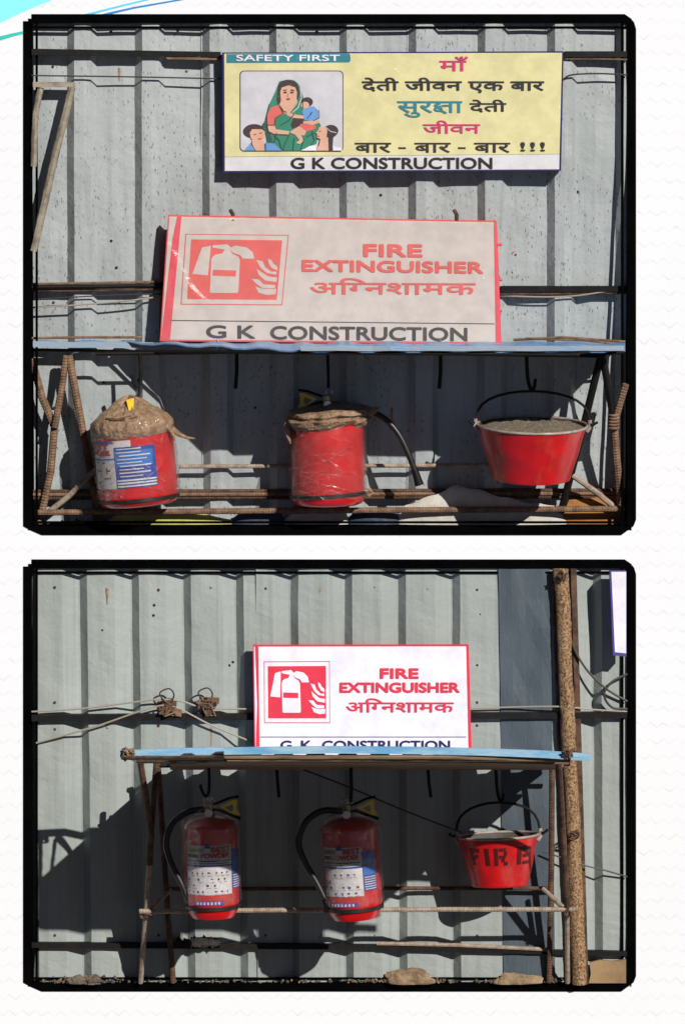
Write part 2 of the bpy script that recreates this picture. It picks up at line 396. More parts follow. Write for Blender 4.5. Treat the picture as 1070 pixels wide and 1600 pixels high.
# ================================================================== THE SETTING
g = MB(); N = 24
for i in range(N + 1):
    for j in range(N + 1):
        x = -60 + 120*i/N; y = -100 + 105*j/N
        g.v.append(Vector((x, y, 0.03*noise.noise(Vector((x*.3, y*.3, 0))))))
for i in range(N):
    for j in range(N): g.f.append([i*(N+1)+j, (i+1)*(N+1)+j, (i+1)*(N+1)+j+1, i*(N+1)+j+1]); g.m.append(0)
tag(g.build('ground', M['earth']), kind='structure')

# white embossed wall with two openings
HX0, HX1 = 44, 986
OPEN = ((29, 829), (881, 1542))
wall = thing('display_wall', 'white wall with faint embossed zigzag relief around both black frames', 'wall', (0, 0, 0))
def Wp(x, y, d=0): return Vector(((x - 535)/S, -d/S, wz(y)))
xs = [-900, HX0, HX1, 1970]; ys = [-700, 29, 829, 881, 1542, 1900 + 12]
mb = MB()
for i in range(3):
    for j in range(5):
        if i == 1 and j in (1, 3): continue
        mb.add([Wp(xs[i], ys[j]), Wp(xs[i+1], ys[j]), Wp(xs[i+1], ys[j+1]), Wp(xs[i], ys[j+1])], [(0, 1, 2, 3)])
for y0, y1 in OPEN:
    c = [(HX0, y0), (HX1, y0), (HX1, y1), (HX0, y1)]
    for k in range(4):
        a, b = c[k], c[(k+1) % 4]
        mb.add([Wp(*a), Wp(*b), Wp(*b, -95), Wp(*a, -95)], [(0, 1, 2, 3)])
mb.add([Wp(-900, -700, -95), Wp(1970, -700, -95), Wp(1970, 1912, -95), Wp(-900, 1912, -95)], [(0, 1, 2, 3)])
for a, b in (((-900, -700), (1970, -700)), ((1970, -700), (1970, 1912)), ((-900, 1912), (-900, -700))):
    mb.add([Wp(*a), Wp(*b), Wp(*b, -95), Wp(*a, -95)], [(0, 1, 2, 3)])
mb.build('wall_face', M['wall'], wall, fix=False)
def paint(name, pts, mat, d0=0.0, d1=0.6):
    MB().prism([Wp(x, y, d1) for x, y in pts], [Wp(x, y, d0) for x, y in pts]).build(name, mat, wall)
paint('painted_corner', [(-260, -120), (290, -120), (210, -95), (82, 0), (40, 17), (0, 36), (-60, 68), (-260, 190)], M['swoosh_cyan'])
def band(name, mid, w0, w1, mat, d1=0.6):
    n = len(mid); a = []; b = []
    for i, (x, y) in enumerate(mid):
        p = mid[max(i-1, 0)]; q = mid[min(i+1, n-1)]; l = math.hypot(q[0]-p[0], q[1]-p[1]); ww = (w0 + (w1-w0)*i/(n-1))/2
        nx, ny = -(q[1]-p[1])/l*ww, (q[0]-p[0])/l*ww; a.append((x+nx, y+ny)); b.append((x-nx, y-ny))
    mb = MB()
    for i in range(n-1):
        q = [a[i], a[i+1], b[i+1], b[i]]; mb.prism([Wp(x, y, d1) for x, y in q], [Wp(x, y, 0) for x, y in q])
    mb.build(name, mat, wall)
band('painted_stripe', [(-200, 118), (-100, 87), (0, 60), (20, 54.6), (44, 49)], 9, 4, M['swoosh_teal'])
band('painted_stripe', [(112, 29), (125, 25.5), (139, 22), (190, 9), (240, -3), (330, -30)], 4.5, 1.6, M['swoosh_sky'])
band('painted_stripe', [(152, 26), (175, 20), (210, 12), (290, -2), (380, -22)], 4, 1.5, M['swoosh_blue'], 0.8)

def make_frame(y, h, label):
    """y: top of the frame, h: height"""
    t = thing('wall_frame', label, 'frame', Wp(515, y + h, 0))
    def rail(name, pts): MB().prism([Wp(px, py, 1.5) for px, py in pts], [Wp(px, py, -80) for px, py in pts]).build(name, M['frame'], t, local=False)
    b = y + h
    rail('rail', [(50, y), (975, y), (975, y+14), (50, y+14)])
    rail('rail', [(37, y+11), (50, y+11), (50, b-21), (37, b-21)])
    rail('rail', [(975, y), (984, y+6), (990, y+13), (993, y+23), (993, b-24), (979, b-24), (979, y+18), (975, y+14)])
    rail('rail', [(37, b-21), (50, b-21), (50, b-14), (979, b-14), (979, b-24), (993, b-24), (989, b-14), (970, b), (66, b), (50, b-7), (37, b-14)])
    def bar(x0, y0, x1, y1, d): MB().box(Wp(x0, y1, d), Wp(x1, y0, d - 4)).build('inner_bar', M['frame'], t, local=False)
    def bar2(x0, y0, x1, y1, d):
        a = Wp(x0, y1, d); c = Wp(x1, y0, d-4)
        m = MB().box((min(a.x, c.x), min(a.y, c.y), min(a.z, c.z)), (max(a.x, c.x), max(a.y, c.y), max(a.z, c.z))); m.build('inner_bar', M['frame'], t, local=False)
    bar2(56, y+14, 59.6, b-14, 0.6); bar2(969.5, y+14, 973.5, b-14, 0.6)
    bar2(50, y+19, 979, y+22.6, 0); bar2(50, b-21.5, 979, b-18, 0)
    return t
make_frame(22, 814, 'upper black frame with thin inner bars around the fence with two signs')
make_frame(874, 675, 'lower black frame with thin inner bars around the fence with the timber post')

# corrugated sheets: one mesh per sheet
def corrugated(name, parent, prof, y0, y1, mat, seed, lean=0.0, rows=44):
    """prof: list of (px, d)"""
    mb = MB(); n = len(prof)
    for j in range(rows + 1):
        y = y0 + (y1 - y0)*j/rows
        for x, d in prof:
            wv = noise.noise(Vector((x*0.012 + seed, y*0.010, seed*3.1)))*2.4 + 1.6*noise.noise(Vector((x*.045, y*.022, seed)))
            mb.v.append(Wp(x + lean*(y - y0) + 1.1*noise.noise(Vector((x*.02, y*.012, seed))), y, d + wv + setback(y)))
    for j in range(rows):
        for i in range(n - 1):
            mb.f.append([j*n+i, j*n+i+1, (j+1)*n+i+1, (j+1)*n+i]); mb.m.append(0)
    return mb.build(name, mat, parent, local=False, fix=False)
fence_a = thing('sheet_fence', 'pale grey ribbed sheet fence splashed with dirt behind the two large signs', 'fence', Wp(515, 836, -22))
cr, va = -4, -18
ribs = [-2, 104, 210, 316, 420, 530, 638, 746, 855, 962]
def prof_a(rs, x0, x1, dz):
    p = [(x0, va + dz)]
    for r in rs:
        p += [(r, va + dz), (r + 12, cr + dz), (r + 27, cr + dz + 0.6), (r + 38, cr + dz), (r + 47, va + dz)]
        if r + 75 < x1: p.append((r + 75, va + dz + 0.8))
    p = [q for q in p if x0 <= q[0] <= x1] + [(x1, va + dz)]
    return p
for k, (rs, x0, x1) in enumerate(((ribs[0:4], 30, 368), (ribs[3:7], 314, 690), (ribs[6:10], 636, 1000))):
    corrugated('sheet', fence_a, prof_a(rs, x0, x1, 1.2*k), 25, 834, M['sheet_a'], 3 + 5*k)
fence_b = thing('sheet_fence', 'grey green ribbed sheet fence behind the single sign and timber post', 'fence', Wp(515, 1549, -22))
gro = [40, 122, 203, 284, 366, 452, 536, 620, 704]
def prof_b(gs, x0, x1, dz):
    p = [(x0, cr + dz)]
    for s_ in gs: p += [(s_ - 52, cr + dz + .5), (s_ - 25, cr + dz), (s_ - 1, va + dz), (s_ + 2, va + dz), (s_ + 14, cr + dz)]
    return sorted([q for q in p if x0 <= q[0] <= x1]) + [(x1, cr + dz)]
for k, (gs, x0, x1) in enumerate(((gro[0:5], 28, 424), (gro[4:9], 400, 785), ([820, 925], 760, 1000))):
    corrugated('sheet', fence_b, prof_b(gs, x0, x1, 1.2*(k % 2)), 877, 1546, M['sheet_b'], 31 + 7*k, lean=0.012 if k == 0 else 0.004)
# dark strip behind the post: the wide shadow beside it, put into colour
corrugated('shadow_strip', fence_b, [(778, -9), (778.5, 0), (798, .6), (820, -.4), (845, .4), (859, 0), (859.5, -9)], 889, 1534.5, M['strip_shade'], 71, lean=0.012, rows=14)
# screws and rust
scr = MB().lathe([(0, 1.8), (1.0, 1.6), (1.3, 0.9), (2.2, 0.6), (2.3, 0)], 10)
def screw(fence, x, y, d, mat):
    o = scr.build('screw', mat, fence); o.matrix_parent_inverse.identity(); o.location = Wp(x, y, d + setback(y)) - fence.location; o.rotation_euler = (math.radians(90), 0, 0)
for x, y in ((173, 49), (278, 47), (495, 49), (716, 50), (805, 48), (925, 52), (173, 377), (181, 419), (595, 305), (700, 298), (903, 300), (160, 600), (892, 700)): screw(fence_a, x, y, va + 1.5, M['soot'])
for x, y in ((806, 399), (801, 427)): screw(fence_a, x, y, va + 2.5, M['rust'])
for x, y in ((241, 946), (240, 962), (364, 1035), (750, 960), (745, 1040), (160, 985), (155, 1290), (640, 1130), (890, 1400)): screw(fence_b, x, y, cr + 0.5, M['soot'])
for k, x in enumerate((82, 186, 292, 398, 505, 612, 720, 828, 934)):
    for y in (104 + 3*(k % 3), 474 - 2*(k % 2), 640 + 5*(k % 3)): screw(fence_a, x, y, va + 1.5, M['galv'] if k % 3 else M['rust_dark'])
for k, x in enumerate((86, 168, 248, 330, 415, 500, 585, 668, 745)):
    for y in (1098 + 4*(k % 2), 1140 - 3*(k % 3), 1462 + 3*(k % 2), 918 + 2*(k % 3)): screw(fence_b, x, y, cr + 1.0, M['galv'] if k % 2 else M['rust_dark'])
def stain(fence, pts, d):
    MB().prism([Wp(x, y, d + .5 + setback(y)) for x, y in pts], [Wp(x, y, d - .4 + setback(y)) for x, y in pts]).build('rust_stain', M['rust_stain'], fence, local=False)
stain(fence_a, [(799, 395), (806, 393), (813, 396), (814, 401), (808, 405), (806, 421), (804, 424), (804, 404), (800, 401)], va + 2.2)
stain(fence_a, [(797, 425), (804, 424), (806, 429), (801, 432)], va + 2.2)

rnd = random.Random(21)
for fence, pts, dd in ((fence_a, [(186, 110), (398, 470), (612, 640), (934, 474), (720, 300)], va + 1.8), (fence_b, [(248, 1102), (330, 1137), (168, 921), (585, 1465), (668, 1102), (500, 918)], cr + 1.2)):
    for x, y in pts:
        l = rnd.uniform(14, 34); stain(fence, [(x - 2.2, y), (x + 2.4, y), (x + 1.4, y + l*.5), (x + .5, y + l), (x - .6, y + l*.9), (x - 1.2, y + l*.4)], dd)
# runners of the upper fence
plate('runner', [(50, 76), (345, 81), (345, 89), (50, 86)], -6, 8, M['black_steel'], fence_a)
plate('runner', [(258, 88.5), (345, 91), (345, 94), (262, 92.5)], -5, 6, M['rust'], fence_a)
plate('runner', [(882, 80), (979, 80), (979, 89), (882, 89)], -6, 8, M['black_steel'], fence_a)
rod('runner', [(882, 92, 3), (930, 92, 3), (979, 93, 3)], 1.6, M['rust'], fence_a)
plate('runner', [(782, 447), (979, 447), (979, 456), (781, 456)], -6, 9, M['black_steel'], fence_a)
rod('runner', [(780, 460, 4), (979, 457, 4)], 2.6, M['rust_dark'], fence_a, rib=.12)
rod('runner', [(50, 444, 4), (160, 442, 5), (262, 440, 4)], 1.9, M['rust'], fence_a, rib=.12)
rod('runner', [(50, 449, 6), (150, 448, 6), (258, 446, 5)], 3.6, M['black_steel'], fence_a)
rod('runner', [(50, 454, 3), (140, 454, 3), (256, 452, 4)], 2.0, M['rust_dark'], fence_a, rib=.12)
for yy, mm, dd in ((768, 'rust_dark', 2), (773, 'rust', 4), (778, 'rust_dark', 1)):
    rod('runner', [(50, yy, dd), (500, yy - 1, dd), (979, yy - 2, dd)], 3.0, M[mm], fence_a, rib=.12)
# runners of the lower fence
plate('runner', [(50, 1117), (979, 1113), (979, 1122), (50, 1127)], -5, 9, M['black_steel'], fence_b)
plate('runner', [(50, 1473), (590, 1476), (590, 1484), (50, 1481)], -5, 7, M['black_steel'], fence_b)
plate('runner', [(590, 1479), (979, 1487), (979, 1494), (590, 1485)], -5, 7, M['black_steel'], fence_b)
rod('runner', [(588, 1474, 8), (720, 1477, 8), (862, 1484, 8)], 3.2, M['rust_pale'], fence_b)

# wires
def wire(pts, r, mat, label, n=8):
    c = curve_pts(pts, n); t = MB().tube([P(*p) for p in c], r/S, 6)
    o = t.build('wire', mat); tag(o, label, 'wire', 'loose wires strung along the fences')
wire([(50, 118, 5), (200, 120, 6), (345, 123, 4)], 1.3, M['wire'], 'thin dark wire left of the yellow sign below the black runner')
wire([(878, 125, 3), (893, 117, 8), (935, 115, 7), (979, 117, 4)], 1.4, M['wire'], 'thin black wire right of the yellow sign near the frame')
wire([(50, 481, 5), (130, 476, 9), (200, 470, 10), (260, 462, 6)], 1.4, M['wire_pale'], 'pale wire rising to the left edge of the large extinguisher sign')
wire([(50, 468, 3), (160, 462, 5), (258, 459, 5)], 1.1, M['wire'], 'dark wire just below the rusty bars left of the large sign')
wire([(778, 462, 4), (850, 464, 7), (900, 462, 8), (950, 455, 7), (979, 453, 4)], 1.3, M['wire_pale'], 'pale sagging wire right of the large extinguisher sign')
wire([(50, 1112, 6), (130, 1107, 8), (210, 1097, 10), (250, 1093, 12), (285, 1096, 12), (320, 1106, 9), (395, 1108, 5)], 1.5, M['wire_pale'], 'long pale wire left of the smaller sign above the black runner')
wire([(57, 1161, 3), (150, 1135, 8), (230, 1108, 12), (270, 1104, 12), (330, 1133, 10), (395, 1160, 8)], 1.5, M['wire_pale'], 'pale wire peaking at the rusty clamps and falling to the smaller sign')
wire([(735, 1107, 5), (800, 1105, 7), (870, 1104, 16), (930, 1109, 8), (979, 1112, 4)], 1.4, M['wire_pale'], 'pale wire right of the smaller sign passing the timber post')
wire([(886, 960, 10), (893, 1005, 12), (915, 1045, 13), (945, 1075, 10), (979, 1096, 4)], 2.0, M['wire'], 'black cable curving down right of the timber post')
wire([(979, 1053, 4), (955, 1066, 9), (943, 1085, 11), (955, 1105, 9), (979, 1108, 4)], 2.0, M['wire'], 'black cable loop at the right edge of the lower frame')
wire([(848, 1330, 14), (905, 1350, 20), (945, 1360, 14), (979, 1370, 4)], 1.3, M['wire'], 'thin dark wire running right from the timber post below the shelf')

# ================================================================== UPPER PICTURE: bracket and signs
t = thing('wall_bracket', 'weathered pale pipe bracket fixed to the fence at the top left', 'bracket', P(90, 345, 8))
plate('angle', [(52, 128), (116, 128), (118, 136), (52, 136)], 2, 16, M['galv'], t)
rod('strut', [(113, 136, 14), (82, 262, 12), (53, 392, 10)], 6.2, M['galv'], t, lump=.12, step=8)
rod('strut', [(64, 137, 8), (56, 178, 7), (53, 260, 6)], 5, M['galv'], t, lump=.12, step=8)

def board(parent, quad, ytop, dtop, ybot, dbot, thick, mat, mats_edge=None):
    sf = SignFace(ytop, dtop, ybot, dbot, parent)
    fr = [sf.at(x, y) for x, y in quad]; bk = [p + Vector((0, thick/S, 0)) for p in fr]
    MB().prism(fr, bk).build('board', mat, parent, local=False)
    return sf
def film(sf, quad, fn, mat, nx=70, ny=36, lift=2.0):
    mb = MB(); (ax, ay), (bx, by), (cx, cy), (dx, dy) = quad
    for j in range(ny + 1):
        v = j/ny
        for i in range(nx + 1):
            u = i/nx; x = (ax*(1-u)+bx*u)*(1-v) + (dx*(1-u)+cx*u)*v; y = (ay*(1-u)+by*u)*(1-v) + (dy*(1-u)+cy*u)*v
            mb.v.append(sf.at(x, y, lift + fn(u, v, x, y)))
    for j in range(ny):
        for i in range(nx): a = j*(nx+1)+i; mb.f.append([a, a+1, a+nx+2, a+nx+1]); mb.m.append(0)
    mb.build('plastic_film', mat, sf.p, local=False, smooth=False, fix=False).data.polygons.foreach_set('use_smooth', [True]*(nx*ny))
def ridge(x, y, x0, y0, ang, w, length):
    c, s_ = math.cos(math.radians(ang)), math.sin(math.radians(ang)); a = (x-x0)*c + (y-y0)*s_; b = -(x-x0)*s_ + (y-y0)*c + 1.6*math.sin(a*.42 + x0)
    return math.exp(-(b/w)**2) * max(0, 1 - abs(a)/length)

# --- the yellow sign
t = thing('safety_sign', 'yellow sign with a mother and children picture and four lines of Hindi', 'sign', P(613, 270, 10))
sf = board(t, [(347, 82), (880, 80), (876, 267), (348, 270)], 80, 22, 270, 22, 20, M['ink_navy'])
sf.poly('face', [(350.5, 84), (877.5, 82.5), (873.5, 240.5), (351.5, 245)], M['ink_yellow'], 0.5)
sf.poly('face', [(351.5, 245.5), (873.5, 241), (873, 264.5), (351.5, 267)], M['ink_white'], 0.5)
sf.poly('banner', [(354, 84.6), (545, 83), (547.5, 86), (547.5, 95), (545, 97.5), (354, 98.5)], M['ink_teal'], 0.9)
sf.text('SAFETY FIRST', (369, 85.5, 531, 95.6), M['ink_white2'], 1.3, 0.03)
sf.text('माँ', (686, 88, 731, 111.5), M['ink_magenta'], 0.9, 0.028, latin=False)
sf.text('देती जीवन एक बार', (565, 121, 850, 146), M['ink_black'], 0.9, 0.032, latin=False)
sf.text('', (620, 158, 722, 184), M['ink_teal'], 0.9, vf=deva_suraksha(0.0))
sf.text('देती', (733, 155.5, 791, 176), M['ink_black'], 0.9, 0.032, latin=False)
sf.text('जीवन', (660, 188, 750, 209), M['ink_magenta'], 0.9, 0.03, latin=False)
for a, b in ((554, 611), (647, 704), (740, 797)): sf.text('बार', (a, 223, b, 239), M['ink_black'], 0.9, 0.036, latin=False)
for a in (622, 715): sf.poly('lettering', [(a, 230), (a+12, 230), (a+12, 233), (a, 233)], M['ink_black'], 0.9)
sf.text('!!!', (812, 222, 851, 237), M['ink_black'], 0.9, 0.03)
sf.text('G K CONSTRUCTION', (454, 246, 769, 264.5), M['ink_black'], 0.9, 0.035)
K = 5.095
def cc(pts): return [(350 + x/K, 70 + y/K) for x, y in pts]
sf.poly('picture_border', cc(rrect(125, 205, 950, 850, 34)), M['ink_hair'], 0.8)
sf.poly('picture_panel', cc(rrect(133, 212, 943, 843, 30)), M['ink_grey'], 1.1)
ill = MB(); imats = []; idx = {}
lay = [1.4]
def sh(pts, m, step=0.06):
    if m not in idx: idx[m] = len(imats); imats.append(M[m])
    lay[0] += step; pts = [(min(max(x, 136), 940), min(y, 842)) for x, y in pts]
    ill.add([sf.at(*p, lay[0]) for p in cc(pts)], [list(range(len(pts)))], idx[m])
def ln(pts, w_=6, m='ink_hair'):
    if m not in idx: idx[m] = len(imats); imats.append(M[m])
    lay[0] += .03; v, f = stroke2d(pts, w_); ill.add([sf.at(*p, lay[0]) for p in cc(v)], f, idx[m])
sh([(440,290),(405,380),(362,470),(330,600),(300,640),(330,720),(340,790),(470,842),(600,842),(735,790),(772,640),(740,600),(660,600),(628,500),(625,400),(592,310),(560,282),(510,276)], 'ink_green')
sh([(330,600),(300,640),(330,720),(345,800),(400,820),(370,700),(340,650)], 'ink_dkgreen')
sh(ell(510, 345, 84, 66) , 'ink_hair'); sh([(428,340),(418,430),(425,480),(470,440),(460,350)], 'ink_hair'); sh([(560,340),(575,430),(590,450),(602,360)], 'ink_hair')
sh([(455,430),(580,430),(592,500),(560,560),(480,545),(440,500)], 'ink_skin')
sh([(448,375),(460,340),(515,322),(568,340),(582,380),(578,430),(550,458),(515,468),(480,458),(452,428)], 'ink_skin')
sh([(372,500),(440,478),(452,520),(478,548),(414,582),(402,640),(340,640),(346,560)], 'ink_coral')
sh([(414,582),(470,552),(560,545),(645,590),(625,650),(540,695),(420,672)], 'ink_green')
sh([(560,560),(640,590),(620,640),(545,670),(530,640)], 'ink_hair')
sh([(600,320),(632,420),(622,520),(560,545),(525,540),(580,470),(600,400)], 'ink_green'); ln([(606,330),(618,420),(590,500),(545,538)], 7, 'ink_grey')
sh([(342,645),(402,642),(415,672),(520,688),(512,716),(385,712),(352,690)], 'ink_skin'); ln([(340,640),(402,640)], 8)
sh([(488,545),(505,528),(545,552),(640,566),(636,588),(560,582),(510,566)], 'ink_skin')
sh(ell(662, 455, 46, 38), 'ink_hair'); sh(ell(646, 480, 32, 27), 'ink_skin')
sh([(622,530),(660,500),(715,488),(752,525),(755,580),(710,606),(640,600)], 'ink_blue'); ln([(660,590),(700,535),(690,560)], 8, 'ink_lblue')
sh([(628,610),(750,598),(764,618),(705,640),(640,636)], 'ink_skin'); sh([(606,630),(650,625),(728,642),(728,668),(660,692),(602,672)], 'ink_coral')
sh([(520,695),(600,645),(655,690),(640,722),(560,714)], 'ink_skin'); sh([(565,716),(612,712),(632,762),(606,790),(572,782),(602,758)], 'ink_skin')
for a in ([(400,720),(440,760),(460,840)], [(520,715),(480,800),(470,840)], [(560,740),(550,842)], [(640,740),(610,842)], [(700,690),(720,760),(690,800)], [(450,640),(520,600),(560,550)], [(420,700),(400,780)], [(660,730),(720,700)]): ln(a, 8, 'ink_dkgreen')
for a in ([(340,560),(345,640),(355,690),(400,712),(510,716)], [(362,470),(330,600)], [(440,478),(470,545),(410,582),(402,640)], [(450,490),(478,530),(500,535)], [(755,520),(760,580),(710,606)], [(625,400),(628,500)]): ln(a, 5)
for a in ([(472,362),(500,358)], [(530,358),(560,362)]): ln(a, 6)
sh(ell(488, 378, 14, 6, 10), 'ink_hair'); sh(ell(542, 378, 14, 6, 10), 'ink_hair'); sh(ell(513, 430, 16, 7, 10), 'ink_brick'); ln([(513,385),(506,408),(516,410)], 4, 'ink_coral')
sh(ell(240, 685, 84, 54), 'ink_hair'); sh([(206,700),(225,672),(300,672),(325,690),(328,735),(300,768),(250,768),(215,745)], 'ink_skin'); sh([(222,755),(318,765),(322,842),(250,842),(225,790)], 'ink_skin')
sh([(160,842),(212,782),(250,842)], 'ink_blue'); sh([(330,780),(400,784),(460,842),(325,842)], 'ink_blue')
ln([(212,782),(252,842)], 5); ln([(330,780),(335,842)], 5); ln([(235,715),(258,712)], 6); ln([(280,705),(305,700)], 6); ln([(270,752),(300,745)], 9, 'ink_brick')
sh(ell(850, 685, 60, 48), 'ink_hair'); sh([(760,655),(800,648),(822,680),(815,740),(770,752),(738,738),(742,712),(732,700),(748,680)], 'ink_skin'); sh([(765,745),(828,735),(832,842),(735,842),(755,800)], 'ink_skin')
sh([(825,700),(872,705),(862,842),(835,842)], 'ink_hair'); ln([(800,650),(850,690),(895,700)], 6, 'ink_grey'); sh([(620,842),(680,806),(728,798),(735,842)], 'ink_white2'); sh([(870,810),(938,822),(938,842),(866,842)], 'ink_white2')
ln([(755,690),(772,686)], 6); ln([(742,728),(760,728)], 7, 'ink_brick'); ln([(738,740),(765,750),(755,800)], 4)
ill.build('illustration', imats, sf.under, local=False, fix=False)
def f1(u, v, x, y):
    r = 0
    for k, (x0, y0, a, w_, l) in enumerate(((430, 112, -34, 5, 80), (455, 104, -30, 3.5, 75), (395, 140, -35, 4, 45), (400, 96, -8, 2.5, 60), (470, 92, -5, 2.2, 70), (420, 168, -14, 8, 90), (600, 110, 20, 10, 120), (700, 170, -25, 14, 150))): r += ridge(x, y, x0, y0, a, w_, l)*(3.2 if k < 5 else 1.6)
    return r + 0.8*noise.noise(Vector((x*.02, y*.03, 1)))
film(sf, [(349, 83), (878, 81.5), (874, 266), (350, 268)], f1, M['film'], 110, 50, 5.0)

# --- pictogram shared by the two extinguisher signs (unit square, y down)
def un(x, y): return ((x - (200 - (y - 175)*0.08))/555.0, (y - 177)/369.0)
PIC = [[(312,500),(322,300),(332,280),(350,268),(388,262),(405,238),(330,226),(330,212),(420,205),(442,225),(437,242),(452,264),(486,280),(497,300),(488,495),(480,506),(320,506)],
       [(440,226),(470,212),(540,224),(575,252),(585,292),(515,292),(500,272),(458,258),(440,242)], [(320,214),(300,398),(205,390),(265,226)],
       [(668,290),(692,302),(702,322),(727,340),(727,364),(692,348),(674,322)], [(597,300),(636,308),(652,345),(690,372),(724,372),(720,390),(662,380),(627,352)],
       [(600,355),(632,377),(672,402),(726,408),(722,436),(652,426),(612,392)], [(567,418),(612,420),(642,450),(716,455),(712,474),(640,476),(602,450)], [(593,465),(642,480),(722,478),(718,512),(662,516),(612,502)]]
def pictogram(sf, quad, ring, red, white):
    """quad: inner red panel corners TL TR BR BL"""
    def mp(u, v):
        (ax, ay), (bx, by), (cx, cy), (dx, dy) = quad
        return ((ax*(1-u)+bx*u)*(1-v) + (dx*(1-u)+cx*u)*v, (ay*(1-u)+by*u)*(1-v) + (dy*(1-u)+cy*u)*v)
    m = ring
    def ringq(e): return [mp(-e, -e*1.35), mp(1+e, -e*1.35), mp(1+e, 1+e*1.35), mp(-e, 1+e*1.35)]
    sf.poly('pictogram_frame', ringq(0.068), red, 0.8); sf.poly('pictogram_margin', ringq(0.056), white, 1.0); sf.poly('pictogram_panel', [mp(0,0), mp(1,0), mp(1,1), mp(0,1)], red, 1.2)
    V = []; F = []
    for p in PIC: n = len(V); V += [mp(*un(*q)) for q in p]; F.append(list(range(n, n+len(p))))
    sf.flat('pictogram_symbol', (V, F), white, 1.5)
    sf.poly('pictogram_band', [mp(*un(*q)) for q in ((332,363),(475,366),(471,404),(328,400))], red, 1.7)

# --- large extinguisher sign on the upper shelf
t = thing('extinguisher_sign', 'large dusty white fire extinguisher sign tied to the shelf, wrapped in film', 'sign', P(515, 537, 50))
sf = board(t, [(263, 336), (776, 345), (783, 538), (250, 533)], 336, 30, 538, 46, 12, M['ink_redpale'])
sf.poly('face', [(265, 338.5), (771, 347.5), (774, 534.5), (252, 530.5)], M['ink_bone'], 0.5)
sf.poly('red_band', [(277, 338), (284, 338), (266, 531), (252, 531), (262, 440), (270, 372)], M['ink_red'], 0.8)
sf.poly('red_edge', [(771, 346), (776, 346), (783, 537), (774, 536)], M['ink_red'], 0.9)
pictogram(sf, [(299, 374), (441, 375.5), (432.5, 468.5), (292.5, 467.5)], 1, M['ink_redpale'], M['ink_bone'])
sf.text('FIRE', (567, 381, 660, 402), M['ink_redpale'], 0.9, 0.055, slope=0.006)
sf.text('EXTINGUISHER', (471, 405.5, 755, 425), M['ink_redpale'], 0.9, 0.055, slope=0.012)
sf.text('', (484, 434, 743, 460), M['ink_redpale'], 0.9, vf=deva_agni(0.0), slope=0.004)
sf.poly('rule', [(268, 500), (772, 505.4), (772, 506.8), (268, 501.4)], M['ink_black'], 0.9)
sf.text('G', (322, 508, 354, 529), M['ink_black'], 0.9, 0.035); sf.text('K', (371, 508.5, 399, 529.5), M['ink_black'], 0.9, 0.035)
sf.text('CONSTRUCTION', (422, 509, 730, 531), M['ink_black'], 0.9, 0.035, slope=0.009)
def f2(u, v, x, y):
    r = 0
    for k, (x0, y0, a, w_, l) in enumerate(((310, 352, -25, 3, 60), (330, 358, -28, 4, 70), (290, 372, -30, 3, 40), (360, 347, -10, 3, 60), (272, 400, 60, 4, 50), (285, 430, 55, 3.5, 60), (300, 455, 40, 4, 60), (265, 470, 75, 3, 50), (500, 358, 8, 8, 60), (620, 480, -20, 12, 120), (430, 490, -40, 10, 60))): r += ridge(x, y, x0, y0, a, w_, l)*(3.2 if k < 8 else 1.8)
    return r + 1.0*noise.noise(Vector((x*.02, y*.03, 5)))
film(sf, [(264, 337), (776, 346), (782, 537), (251, 532)], f2, M['film_milky'], 110, 50, 5.5)
for x in (345, 693):
    rod('tie_wire', [(x-6, 531, 56), (x, 545, 66), (x-10, 549, 62), (x-4, 541, 66), (x+5, 535, 58)], 1.3, M['chrome'], t)
for x, y in ((364, 330), (713, 333)): rod('hanging_tab', [(x, 346, 30), (x, 335, 22), (x-4, 328, 18)], 3.2, M['rust_dark'], t)
for y in (382, 437, 486): rod('rivet', [(778, y, 36), (784, y, 36)], 2.2, M['ink_redpale'], t)

# --- small extinguisher sign on the lower shelf
t = thing('extinguisher_sign', 'smaller clean white fire extinguisher sign standing behind the lower shelf edge', 'sign', P(565, 1192, 30))
sf = board(t, [(395, 1008), (732, 1007.5), (737, 1192), (398, 1192)], 1007, 24, 1192, 34, 8, M['ink_red'])
sf.poly('face', [(397, 1010.5), (728.5, 1010), (732.5, 1191), (399.5, 1191)], M['ink_white2'], 0.5)
sf.poly('red_band', [(398.5, 1010), (404, 1010), (406, 1191), (399, 1191), (402, 1100)], M['ink_red'], 0.8)
sf.poly('red_edge', [(728, 1008), (732, 1008), (737, 1191), (732, 1191)], M['ink_red'], 0.9)
pictogram(sf, [(418.5, 1041), (509, 1040.5), (509.5, 1122.5), (419, 1122.5)], 1, M['ink_red'], M['ink_white2'])
sf.text('FIRE', (593, 1044, 654, 1061), M['ink_red'], 0.9, 0.055)
sf.text('EXTINGUISHER', (530, 1066, 718, 1083), M['ink_red'], 0.9, 0.055)
sf.text('', (540, 1091, 709, 1113.5), M['ink_red'], 0.9, vf=deva_agni(0.0))
sf.poly('rule', [(406, 1151), (728, 1151), (728, 1152.2), (406, 1152.2)], M['ink_black'], 0.9)
sf.text('G', (438, 1157, 456, 1172), M['ink_navy'], 0.9, 0.035); sf.text('K', (470, 1157, 487, 1172), M['ink_navy'], 0.9, 0.035)
sf.text('CONSTRUCTION', (503, 1157, 703, 1172), M['ink_navy'], 0.9, 0.035)

# --- white board cut by the right edge of the lower frame
t = thing('notice_board', 'white board with dark edge at the upper right corner of the lower frame', 'sign', P(966, 1025, 30))
plate('board', [(952, 893), (978, 893), (978, 1026), (957, 1024)], 22, 44, M['ink_violet'], t)
plate('face', [(954.5, 893.5), (977.5, 893.5), (977.5, 1021), (960, 1019)], 44, 45, M['ink_white2'], t)

